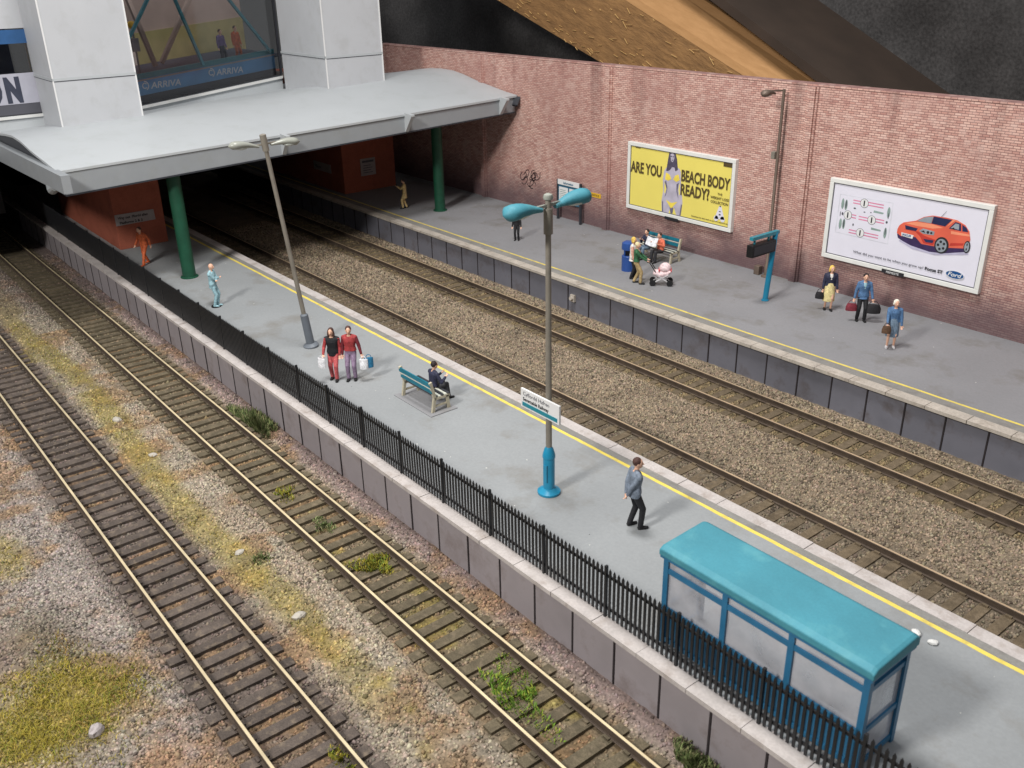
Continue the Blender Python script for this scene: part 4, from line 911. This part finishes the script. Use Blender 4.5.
# concourse boxes under the canopy
t = thing('lift_lobby', 'orange brick lobby under the canopy on the near platform', 'lobby', (-47, 12.8, P))
put(MB().box((-53, 11.68, P-.012), (-43.4, 13.9, 6.2)).build('wall', 'orange_brick', bevel=.02), t)
mb = MB(); mb.prism([(0, 0), (1.78, .02), (1.76, .5), (0, .5)], frame((-43.4, 11.4+.3, 2.16), 'e'), .03); s = mb.build('direction_sign', 'sign_grey'); put(s, t)
text('Way out  Ffordd allan', .16, 'ink', (-43.366, 11.82, 2.44), 'e', s, sx=.95, bold=.004); text('Platforms 2 & 3', .15, 'ink', (-43.366, 11.86, 2.22), 'e', s, sx=1.1, bold=.004)
t = thing('lift_lobby', 'orange brick lobby under the canopy on the far platform', 'lobby', (-50, 26.5, P))
put(MB().box((-56, 24.95, P-.012), (-46.2, 28.3, 7.0)).build('wall', 'orange_brick', bevel=.02), t)
s = MB().box((-46.2, 26.05, 1.9), (-46.16, 27.0, 2.85)).build('poster', 'sign_grey'); put(s, t)
mb = MB(); mb.box((-46.16, 26.15, 2.62), (-46.155, 26.9, 2.74))
for k in range(4): mb.box((-46.16, 26.2, 2.05+k*.13), (-46.155, 26.8-.1*(k % 2), 2.09+k*.13))
put(mb.build('print', 'ink_soft'), s)
s = MB().box((-49.6, 24.91, 2.0), (-47.6, 24.95, 2.48)).build('direction_sign', 'sign_grey'); put(s, t)
text('Way out', .2, 'ink', (-49.4, 24.9, 2.16), 's', s)
for (x, y, l) in ((-37.3, 12.55, 'dark green round column under the canopy on the near platform'), (-39.5, 26.75, 'dark green round column under the canopy on the far platform')):
    t = thing('canopy_column', l, 'column', (x, y, P), 0, 'green canopy columns')
    put(MB().lathe([(.3, 0), (.3, .03), (.27, .05), (.27, 4.9)], (x, y, P-.012), 20).build('shaft', 'green_column', smooth=40), t)
    put(MB().lathe([(.36, 0), (.36, .03), (.3, .04)], (x, y, P-.01), 20).build('base_plate', 'green_column'), t)
# dark road bridge the canopy belongs to
t = thing('road_bridge', 'dark bridge deck and abutments behind the canopy over all four tracks', 'bridge', (-58, 12, 0))
put(MB().box((-80, -25, 5.15), (-52.0, 30.35, 5.9)).build('deck', 'deck_black'), t)
put(MB().box((-80, -25, 5.1), (-47.5, 8.18, 5.9)).build('deck_edge', 'deck_black'), t)
put(MB().box((-48.2, -25, 2.6), (-47.7, 8.15, 5.3)).build('shade_beam', 'dead_black'), t)  # added black beam, brings the shade under the deck forward
put(MB().box((-75, -25, -1), (-74, 31, 5.2)).build('rear_wall', 'dead_black'), t)  # added black end wall, keeps outside light from under the canopy
put(MB().box((-74, -25, -1), (-48.6, -4, 5.2)).build('abutment', 'dead_black'), t)
put(MB().box((-52.3, 8.4, 5.2), (-52.05, 30.3, 6.3)).build('cross_girder', 'deck_black'), t)

# ------------------------------------------------------------------ loft behind the layout
A0, A1 = Vector((-46.14, 36, 10.72)), Vector((-36.65, 36, 7.55))     # lower edge, middle edge and far edge of the rafter
E0, E1 = Vector((-35.69, 36, 10.87)), Vector((-27.59, 36, 7.62))
G0, G1 = Vector((-32.35, 38, 10.88)), Vector((-24.5, 38, 7.42))
o = thing('roof_rafter', 'thick rough sawn timber rafter slanting down behind the brick wall', 'beam', (-28, 37, 7))
def edge(a, b): return [a+(b-a)*-1.3, a+(b-a)*2.6]
EA, EE, EG = edge(A0, A1), edge(E0, E1), edge(G0, G1); EB = [p+Vector((.8, 4, 1.0)) for p in EA]
d = (E1-E0).normalized(); x_ = d; z_ = x_.cross(Vector((0, 1, 0))).normalized(); y_ = z_.cross(x_)
R_ = Matrix((x_, y_, z_)).transposed().to_4x4(); R_.translation = E0; RI = R_.inverted()
def solid(name, mat, ring0, ring1):
    k = len(ring0); vs = [RI @ v for v in ring0+ring1]; fs = [tuple(range(k)), tuple(range(2*k-1, k-1, -1))]+[(i, k+i, k+(i+1) % k, (i+1) % k) for i in range(k)]
    ob = MB().add(vs, fs).build(name, mat); ob.matrix_world = R_; put(ob, o); return ob
def put_w(ob): ob.parent = o; ob.matrix_parent_inverse = world(o).inverted()
dn = Vector((0, .02, 0))
solid('rough_face', 'timber_rough', [EA[0], EE[0]+dn, EG[0]+Vector((0, .3, 0))+dn, EB[0]], [EA[1], EE[1]+dn, EG[1]+Vector((0, .3, 0))+dn, EB[1]])
solid('planed_face', 'timber_plane', [EE[0], EG[0], EG[0]+Vector((-.1, .3, -.1)), EE[0]+Vector((.05, .4, 0))], [EE[1], EG[1], EG[1]+Vector((-.1, .3, -.1)), EE[1]+Vector((.05, .4, 0))])
mb = MB(); q = random.Random(9)
for k in range(110):
    u = q.random()*1.5-.15; v = q.random()**1.3; p = (A0+(A1-A0)*u)*(1-v)+(E0+(E1-E0)*u)*v+Vector((0, -.02, 0)); a = q.uniform(-.25, .7); dd = Vector((math.cos(a)*.9, -.08, -math.sin(a)*.9-.15))
    l = q.uniform(.1, .55); mb.bar(RI @ p, RI @ (p+dd*l), .035, .012)
ob = mb.build('splinter', 'timber_splinter'); ob.matrix_world = R_; put(ob, o); ob['kind'] = 'stuff'
bo = MB(); bo.bar(Vector((-36, 39.6, 14)), Vector((-17.5, 39.6, 4.5)), .4, 6.6, up=(0, 1, 0)); tag(bo.build('roof_board', 'board_brown'), 'dark brown roof board just behind the timber rafter', 'board')
X, Z, F = grid(-75, 25, -2, 30, .8)
Yv = 43+1.2*fb(X, Z, 6, 90)+.5*np.sin(X*.35+Z*.5)
sh = np_mesh('roof_felt', np.stack([X, Yv, Z], 1), F[:, ::-1], 'felt_dark', None, True); tag(sh, 'black grained roofing felt hanging behind the wall', 'felt'); sh['kind'] = 'structure'
mods = sh.modifiers.new('thickness', 'SOLIDIFY'); mods.thickness = .08

# ------------------------------------------------------------------ people
def remeshed(mb, name, mat, voxel, parent, smooth=3):
    o = mb.build(name, mat); r = o.modifiers.new('r', 'REMESH'); r.mode = 'VOXEL'; r.voxel_size = voxel
    if smooth: s = o.modifiers.new('s', 'SMOOTH'); s.iterations = smooth; s.factor = .5
    bpy.context.view_layer.update()
    me = bpy.data.meshes.new_from_object(o.evaluated_get(bpy.context.evaluated_depsgraph_get()))
    old = o.data; o.modifiers.clear(); o.data = me; me.name = name; bpy.data.meshes.remove(old)
    me.polygons.foreach_set('use_smooth', [True]*len(me.polygons)); o.parent = parent; return o
def ik(a, t, l1, l2, pole):
    a, t, pole = Vector(a), Vector(t), Vector(pole); d = t-a; L = min(d.length, (l1+l2)*.995); d.normalize(); t = a+d*L
    x = (l1*l1-l2*l2+L*L)/(2*L); h = math.sqrt(max(0, l1*l1-x*x)); p = pole-d*pole.dot(d); p.normalize(); return a+d*x+p*h, t
def person(label, loc, head, top, bottom, hair='hair_brown', hairlen=0, shoes='sh_black', H=1.66, lean=0., lh=(-.27, .06, .78), rh=(.27, .06, .78), lf=(-.1, .06), rf=(.1, -.06),
           yaw=0., seat=False, skirt=None, coat=None, group='people at the station', base=False, fat=1.1, pz=None, pole=None, sleeve=None, accent=None):
    t = thing('person', label, 'person', loc, head-PI/2, group); k = H/1.70
    S = lambda *p: Vector(p)*k
    hip_z = .5 if seat else .92-.02*(abs(lf[1]-rf[1]) > .2)
    if pz: hip_z = pz
    pel = S(0, -.02, hip_z); cl, sl = math.cos(lean), math.sin(lean)
    up = Vector((0, sl, cl)); fw = Vector((0, cl, -sl)); X = Vector((1, 0, 0))
    sp = lambda h, f=0, x=0: pel+(up*h+fw*f+X*x)*k
    waist, chest, neck = sp(.17), sp(.36, .01), sp(.53, .0); hd = sp(.69, .035); sh = {-1: sp(.45, -.005, -.172*fat), 1: sp(.45, -.005, .172*fat)}
    body = MB(); tp = MB(); bt = MB()
    def seg(mbs, a, b, r1, r2, n=10): mbs.tube([a, b], [(r1, r1), (r2, r2)], n); mbs.ell(a, (r1,)*3, nu=n, nv=6); mbs.ell(b, (r2,)*3, nu=n, nv=6)
    # trunk
    tor = [(pel-up*.07*k, .145, .1), (pel+up*.03*k, .165, .115), (waist, .135, .1), (chest, .165, .115), (sp(.44), .17, .1), (sp(.5), .1, .075), (neck, .058, .06)]
    body.tube([p for p, a, b in tor], [(a*fat*k, b*k) for p, a, b in tor], 14, right=(1, 0, 0)); seg(body, neck-up*.02*k, hd-up*.03*k, .055*k, .052*k)
    g = .02*k
    tp.tube([p for p, a, b in tor[(1 if not coat else 0):-1]], [(a*fat*k+g, b*k+g) for p, a, b in tor[(1 if not coat else 0):-1]], 14, right=(1, 0, 0))
    if coat: tp.tube([pel-up*coat*k, pel-up*.1*k, pel+up*.1*k], [(.2*k, .16*k), (.185*k, .14*k), (.165*k, .125*k)], 14, right=(1, 0, 0))
    seg(tp, sp(.505, -.01, -.05), sh[-1]+up*.01*k, .06*k, .06*k); seg(tp, sp(.505, -.01, .05), sh[1]+up*.01*k, .06*k, .06*k); seg(tp, sh[-1]-up*.02*k, sh[1]-up*.02*k, .068*k, .068*k)
    # head
    cy, sy = math.cos(yaw), math.sin(yaw); RH = Matrix.Rotation(yaw, 3, 'Z') @ Matrix.Rotation(-lean*.6, 3, 'X'); Q = lambda x, y, z: hd+RH @ (Vector((x, y, z))*k)
    body.ell(hd, (.084*k, .102*k, .12*k), rot=RH); body.ell(Q(0, .035, -.06), (.055*k, .06*k, .06*k), rot=RH)
    body.tube([Q(0, .09, .015), Q(0, .118, -.025), Q(0, .1, -.035)], [.012*k, .02*k, .014*k], 6)
    for s in (-1, 1): body.ell(Q(s*.08, -.005, -.005), (.016*k, .026*k, .034*k), rot=RH)
    # arms
    for s, tgt in ((-1, lh), (1, rh)):
        el, wr = ik(sh[s], S(*tgt), .285*k, .255*k, (s*pole[0], pole[1], pole[2]) if pole else (s*.35, -1, -.2))
        seg(body, sh[s], el, .05*k, .042*k); seg(body, el, wr, .041*k, .028*k); d = (wr-el).normalized()
        pal = wr+d*.05*k; side = d.cross(Vector((0, 0, 1)) if abs(d.z) < .9 else Vector((0, 1, 0))).normalized(); nrm = side.cross(d)
        body.tube([wr, wr+d*.035*k, wr+d*.085*k], [(.026*k, .022*k), (.04*k, .02*k), (.038*k, .018*k)], 8, right=side)
        for f, (o_, l) in enumerate(((-.03, .062), (-.01, .075), (.01, .07), (.03, .055))):
            a = wr+d*.08*k+side*o_*k; b = a+(d*.6+nrm*.25)*l*k; c = b+(d*.3+nrm*.45)*l*.7*k; body.tube([a, b, c], [.0095*k, .009*k, .0075*k], 6)
        a = wr+d*.025*k-side*.03*k; b = a+(-side*.7+d*.6)*.05*k; body.tube([a, b, b+(d*.8+nrm*.3)*.035*k], [.012*k, .011*k, .009*k], 6)
        aseg = sleeve and MB() or tp
        seg(tp if not sleeve else aseg, sh[s], el, .064*k, .058*k); seg(tp if not sleeve else aseg, el, wr-d*.015*k, .055*k, .042*k)
        if sleeve: remeshed(aseg, 'sleeve', sleeve, .014*k, t, 2)
    # legs
    for s, ft_ in ((-1, lf), (1, rf)):
        hp = pel+Vector((s*.088*k, 0, -.03*k)); an = S(ft_[0], ft_[1], .085)
        kn, an = ik(hp, an, .42*k, .42*k, (s*.05, 1, .25)); toe = Vector((ft_[0]*1.18, ft_[1]+.15, 0))*k
        seg(body, hp, kn, .078*k, .056*k); seg(body, kn, an, .054*k, .036*k)
        to = an+Vector((s*.02*k, .14*k, -.05*k)); seg(body, an-Vector((0, .02*k, .035*k)), to, .026*k, .016*k)
        if not skirt:
            seg(bt, hp, kn, .098*k, .076*k); seg(bt, kn, an+Vector((0, 0, .0*k)), .074*k, .062*k)
        sb = MB(); sb.tube([an+Vector((0, -.06*k, -.055*k)), an+Vector((0, -.02*k, -.045*k)), an+Vector((s*.01*k, .08*k, -.055*k)), to+Vector((0, .04*k, -.005*k))], [(.036*k, .034*k), (.052*k, .048*k), (.054*k, .042*k), (.036*k, .026*k)], 10, right=(1, 0, 0))
        sb.v = [(x, y, max(z, -.01)) for x, y, z in sb.v]
        sh_o = sb.build('shoe', shoes, smooth=60); sh_o.parent = t
    remeshed(body, 'body', 'skin', .0105*k, t, 2)
    if skirt:
        ln = skirt[1]; bt.tube([pel-up*ln*k, pel-up*(ln*.5)*k, pel+up*.02*k, waist], [(.225*k, .2*k), (.215*k, .185*k), (.19*k, .145*k), (.155*k, .12*k)], 16, right=(1, 0, 0))
        remeshed(bt, 'skirt', skirt[0], .016*k, t, 2)
    else:
        bt.tube([pel-up*.09*k, pel+up*.03*k, waist], [(.15*k, .11*k), (.18*k, .128*k), (.15*k, .112*k)], 14, right=(1, 0, 0)); remeshed(bt, 'trousers', bottom, .016*k, t, 2)
    remeshed(tp, 'jacket', top, .014*k, t, 2)
    if accent:   # shirt front / scarf seen at the neck
        ac = MB(); ac.tube([sp(.3, .13), sp(.42, .125), sp(.5, .08)], [(.03*k, .012*k), (.05*k, .014*k), (.06*k, .03*k)], 8, right=(1, 0, 0)); o = ac.build('shirt_front', accent, smooth=50); o.parent = t
    if hair:
        hb = MB(); hb.ell(Q(0, -.024, .032), (.097*k, .104*k, .107*k), rot=RH)
        if hairlen: hb.tube([Q(0, -.04, .06), Q(0, -.06, -.04), Q(0, -.075, -.04-hairlen)], [(.085*k, .07*k), (.1*k, .055*k), (.085*k, .035*k)], 12, right=RH @ Vector((1, 0, 0)))
        if hairlen:
            for s in (-1, 1): hb.tube([Q(s*.07, .02, .05), Q(s*.088, .0, -.05), Q(s*.09, .0, -.04-hairlen*.8)], [.03*k, .034*k, .026*k], 8)
        remeshed(hb, 'hair', hair, .013*k, t, 2)
    for s in (-1, 1):
        o = MB().ell(Q(s*.03, .086, .012), (.011*k,)*3, nu=8, nv=5).build('eye', 'eye'); o.parent = t
    o = MB().ell(Q(0, .09, -.066), (.022*k, .01*k, .007*k), nu=8, nv=5).build('mouth', 'lip'); o.parent = t
    if base:
        mb = MB(); mb.lathe([(.24, -.012), (.24, .02), (.22, .025)], (0, .0, 0), 20); mb.v = [(x*1.0, y*.8, z) for x, y, z in mb.v]; o = mb.build('base', 'black'); o.parent = t
    return t
A = math.radians
def bag(name, label, x, y, z, sz, mat, rz=0, handle=.18, cat='bag', taper=.8):
    t = thing(name, label, cat, (x, y, z), rz); w, d, h = sz
    mb = MB(); mb.tube([(0, 0, 0), (0, 0, h*.5), (0, 0, h)], [(w/2, d/2), (w/2*1.02, d/2*1.05), (w/2*taper, d/2*.55)], 12, right=(1, 0, 0)); o = mb.build('bag_body', mat, smooth=50); o.parent = t
    mb = MB(); pts = [Vector((w*.3*math.cos(a), 0, h*.95+handle*math.sin(a))) for a in np.linspace(0, PI, 9)]; mb.tube(pts, [.012]*9, 6); o = mb.build('handle', mat); o.parent = t; return t
Z0 = P-.012
def wpos(px, py, head, x, y):   # local offset (x right, y forward) to the world
    a = head-PI/2; return px+x*math.cos(a)-y*math.sin(a), py+x*math.sin(a)+y*math.cos(a)

# near platform
person('man in a grey jacket and black trousers strolling with hands clasped behind his back', (-12.17, 13.05, Z0), A(68), 'cl_grey', 'cl_black', 'hair_brown', H=1.74, lh=(-.06, -.2, .86), rh=(.05, -.22, .88), lf=(-.11, -.06), rf=(.11, .1), yaw=A(-22), coat=.1, fat=1.2, lean=.03)
person('person in a navy jacket sitting on the near bench, back to the fence', (-20.62, 13.42, Z0), A(88), 'cl_navy', 'cl_charcoal', 'hair_dark', seat=True, lf=(-.1, .42), rf=(.12, .45), lh=(-.08, .34, .82), rh=(.22, .3, .8), lean=.08, H=1.62)
person('long haired woman in a black and red jacket and red trousers beside a man', (-23.95, 12.0, Z0), A(-42), 'cl_black', 'cl_pinkred', 'hair_brown', .2, H=1.66, sleeve='cl_red', rh=(.26, .2, .92), lh=(-.22, .05, .85), lf=(-.08, .12), rf=(.1, -.05), coat=.1)
person('man in a red jacket and purple trousers carrying shopping beside a long haired woman', (-23.62, 12.42, Z0), A(-40), 'cl_red', 'cl_lilac', 'hair_brown', H=1.7, sleeve='cl_maroon', lh=(-.36, .12, .84), rh=(.24, .05, .84), lf=(-.1, .05), rf=(.1, .1), yaw=A(8))
x, y = wpos(-23.95, 12.0, A(-42), .3, .3); bag('paper_bag', 'pale paper bag held by the long haired woman', x, y, P+.5, (.28, .12, .3), 'paper', A(20), .1, taper=1.)
x, y = wpos(-23.62, 12.42, A(-40), -.42, .2); bag('carrier_bag', 'white carrier bag held by the man in red', x, y, P+.4, (.26, .14, .32), 'paper', A(50), .12, taper=1.)
x, y = wpos(-23.62, 12.42, A(-40), -.56, .12); bag('carrier_bag', 'blue carrier bag beside the white one, held by the man in red', x, y, P+.42, (.28, .13, .32), 'bag_blue', A(70), .12, taper=1.)
person('bald man in a pale blue suit with folded arms, on a black base', (-33.0, 11.93, Z0), A(48), 'cl_lightblue', 'cl_lightblue', None, H=1.64, lh=(.13, .19, 1.1), rh=(-.13, .2, 1.13), pole=(1, .1, -.7), lf=(-.08, .03), rf=(.08, -.02), shoes='cl_lightblue', coat=.14, base=True, fat=1.3)
person('person in orange overalls striding out beside the near lobby', (-40.4, 11.85, Z0), A(-60), 'cl_orange', 'cl_orange', 'hair_brown', H=1.66, lf=(-.1, .3), rf=(.1, -.22), lh=(-.28, -.1, .85), rh=(.28, .2, .88), lean=.15, shoes='cl_orange', coat=.05)
# far platform
person('person in a cream coat raising a camera beside the far lobby', (-41.15, 25.65, Z0), A(232), 'cl_cream', 'cl_cream', 'hair_dark', H=1.5, lh=(-.05, .38, 1.3), rh=(.07, .38, 1.28), coat=.3, lf=(-.09, .1), rf=(.09, -.1))
o = MB().box((-.06, -.04, -.04), (.06, .04, .04)).build('camera', 'black', bevel=.008); o.location = (-41.15-.25, 25.65-.3, P+1.2); tag(o, 'small black camera held up by the person in the cream coat', 'camera')
person('person in black standing on the far platform behind the teal lantern', (-32.36, 26.08, Z0), A(-50), 'cl_black', 'cl_black', 'hair_dark', H=1.3, lf=(-.1, 0), rf=(.1, .02))
person('fair haired man in a green jacket pushing a white pushchair', (-24.3, 25.6, Z0), A(42), 'cl_green', 'cl_khaki', 'hair_fair', H=1.66, lh=(-.14, .46, .96), rh=(.16, .46, .95), lf=(-.1, -.1), rf=(.1, .16), accent='cl_peach', yaw=A(-15))
person('woman in a cream coat with a black bag beside the man in green', (-24.85, 25.95, Z0), A(38), 'cl_white', 'cl_black', 'hair_blond', .06, H=1.66, sleeve='cl_peach', lf=(-.1, .05), rf=(.1, -.06), coat=.15)
person('dark haired person in navy reading on the far bench, the left sitter', (-26.5, 28.5, Z0), A(-88), 'cl_navy', 'cl_steel', 'hair_dark', seat=True, lf=(-.1, .42), rf=(.12, .4), lh=(-.1, .34, .86), rh=(.12, .34, .86), lean=.05, H=1.6)
person('person in an orange top holding a newspaper on the far bench, the right sitter', (-25.75, 28.5, Z0), A(-92), 'cl_orangetop', 'cl_charcoal', 'hair_brown', seat=True, lf=(-.1, .4), rf=(.12, .44), lh=(-.24, .36, .88), rh=(.2, .36, .88), lean=.08, H=1.6)
mb = MB(); mb.prism([(-.3, 0), (0, -.04), (.3, 0), (.3, .36), (0, .32), (-.3, .36)], frame((-25.9, 28.06, P+.72), 's') @ Matrix.Rotation(A(-25), 4, 'X'), .012); tag(mb.build('newspaper', 'paper'), 'open white newspaper held by the sitter in orange', 'newspaper')
person('blonde woman in a navy jacket and cream patterned skirt under the car billboard', (-17.6, 28.52, Z0), A(-48), 'cl_navy', 'cl_black', 'hair_blond', .08, H=1.62, skirt=('cl_skirt', .56), yaw=A(15), rh=(.26, .05, .82), accent='cl_white')
x, y = wpos(-17.6, 28.52, A(-48), .33, .05); bag('handbag', 'black handbag hanging from the blonde woman\'s hand', x, y, P+.42, (.3, .14, .24), 'bag_black', A(30), .14)
person('dark haired man in a blue jacket holding two bags between two women', (-16.2, 28.4, Z0), A(-50), 'cl_blue', 'cl_black', 'hair_dark', H=1.68, lh=(-.32, .1, .78), rh=(.32, .1, .78), lf=(-.12, .05), rf=(.12, -.02), coat=.08, accent='cl_lightblue')
x, y = wpos(-16.2, 28.4, A(-50), .36, .1); bag('handbag', 'maroon bag in the right hand of the man in blue', x, y, P+.38, (.38, .16, .26), 'bag_maroon', A(40), .14)
x, y = wpos(-16.2, 28.4, A(-50), -.36, .12); bag('holdall', 'black holdall in the left hand of the man in blue', x, y, P+.34, (.5, .26, .3), 'bag_black', A(40), .14)
person('white haired old woman in a blue coat and grey blue skirt holding a brown bag', (-14.2, 26.95, Z0), A(-58), 'cl_blue', 'cl_black', 'hair_white', .02, H=1.6, skirt=('cl_steel', .5), shoes='sh_white', rh=(.2, .28, .92), lh=(-.27, .08, .8), yaw=A(20), coat=.12, lf=(-.11, -.02), rf=(.11, .06))
x, y = wpos(-14.2, 26.95, A(-58), .2, .34); bag('handbag', 'brown handbag held in front by the white haired woman', x, y, P+.58, (.28, .14, .24), 'bag_brown', A(30), .12)
# figures on the footbridge
for (u, c1, c2, l, h) in ((.13, 'cl_maroon', 'cl_maroon', 'dark red figure behind the footbridge window at the left', 1.75), (.7, 'cl_purple', 'cl_navy', 'purple clad figure behind the footbridge window', 1.7), (.8, 'cl_orange', 'cl_orange', 'orange clad figure behind the footbridge window', 1.75)):
    q = along(u, .9, -1.5); person(l, (q.x, q.y, q.z-.01), A(20), c1, c2, 'hair_brown', H=h)

# pushchair
t = thing('pushchair', 'white pushchair with red trim and black wheels', 'pushchair', (-23.55, 26.2, Z0), A(42)-PI/2)
mb = MB(); mb.tube([(0, -.3, .52), (0, -.1, .45), (0, .2, .48), (0, .36, .58)], [(.2, .1), (.22, .15), (.22, .14), (.19, .06)], 12, right=(1, 0, 0)); local(mb.build('carrycot', 'pram_white', smooth=50), t)
mb = MB(); mb.ell((0, .14, .68), (.215, .24, .22)); mb.v = [(x, y, max(z, .6)) for x, y, z in mb.v]; local(mb.build('hood', 'pram_white', smooth=50), t)
for y in (-.09, .37): local(MB().bar((-.21, y, .62), (.21, y, .62), .05, .05).build('trim', 'pram_red'), t)
mb = MB()
for s in (-1, 1): mb.bar((s*.2, -.3, .12), (s*.2, .28, .48), .035, .035); mb.bar((s*.2, .32, .12), (s*.2, -.2, .5), .035, .035)
local(mb.build('chassis', 'sh_white'), t)
for sx in (-1, 1):
    for y in (-.32, .34):
        mb = MB(); mb.tube([(sx*.21-.025, y, .12), (sx*.21+.025, y, .12)], [.125, .125], 16); w_ = mb.build('wheel', 'sh_black'); local(w_, t)
mb = MB()
for s in (-1, 1): mb.tube([(s*.18, -.22, .55), (s*.18, -.46, .92)], [.02, .02], 6)
mb.tube([(-.18, -.46, .92), (.18, -.46, .92)], [.028, .028], 8); local(mb.build('push_handle', 'sh_black'), t)

# ------------------------------------------------------------------ camera
f_, yaw, pitch, roll, H_ = 926.5569, A(141.64158), A(24.435327), A(1.1984154), 12.67116
fwd = Vector((math.cos(pitch)*math.cos(yaw), math.cos(pitch)*math.sin(yaw), -math.sin(pitch))); r0 = Vector((math.sin(yaw), -math.cos(yaw), 0)); d0 = fwd.cross(r0)
r1 = r0*math.cos(roll)+d0*math.sin(roll); d1 = -r0*math.sin(roll)+d0*math.cos(roll)
cam = bpy.data.cameras.new('camera'); co = bpy.data.objects.new('camera', cam); COL.objects.link(co)
m = Matrix((r1, -d1, -fwd)).transposed().to_4x4(); m.translation = (0, 0, H_); co.matrix_world = m
cam.sensor_fit = 'HORIZONTAL'; cam.sensor_width = 36; cam.lens = f_/1024*36; cam.clip_end = 400; cam.clip_start = .1
SC.camera = co
cam.dof.use_dof = True; cam.dof.focus_distance = 31; cam.dof.aperture_fstop = .95

# ------------------------------------------------------------------ light
w = bpy.data.worlds.new('World'); SC.world = w; w.use_nodes = True
nt = w.node_tree; bg = nt.nodes['Background']; tc = nt.nodes.new('ShaderNodeTexCoord'); sx = nt.nodes.new('ShaderNodeSeparateXYZ'); nt.links.new(tc.outputs['Generated'], sx.inputs[0])
cr = nt.nodes.new('ShaderNodeValToRGB'); e = cr.color_ramp.elements; e[0].position = 0; e[0].color = (.10, .10, .10, 1); e[1].position = .75; e[1].color = (.95, .97, 1, 1)   # a pale ceiling over darker loft walls
nt.links.new(sx.outputs['Z'], cr.inputs[0]); nt.links.new(cr.outputs[0], bg.inputs[0]); bg.inputs[1].default_value = .5
def area(name, loc, target, size, power, col=(1, 1, 1)):
    l = bpy.data.lights.new(name, 'AREA'); l.size = size; l.energy = power; l.color = col; l.shape = 'DISK'
    o = bpy.data.objects.new(name, l); COL.objects.link(o); o.location = loc; dv = Vector(target)-Vector(loc); o.rotation_euler = dv.to_track_quat('-Z', 'Y').to_euler(); return o
area('overhead_lamp', (-12, -20, 31), (-24, 16, 1), 6, 16500, (1, .97, .92))
area('overhead_lamp', (-20, 12, 40), (-22, 17, 1), 9, 12500, (1, .98, .95))  # unseen fill lamp, added to soften the shadows of the first
SC.view_settings.view_transform = 'Standard'; SC.view_settings.look = 'None'; SC.view_settings.exposure = 0; SC.view_settings.gamma = 1
SC.render.engine = 'CYCLES'
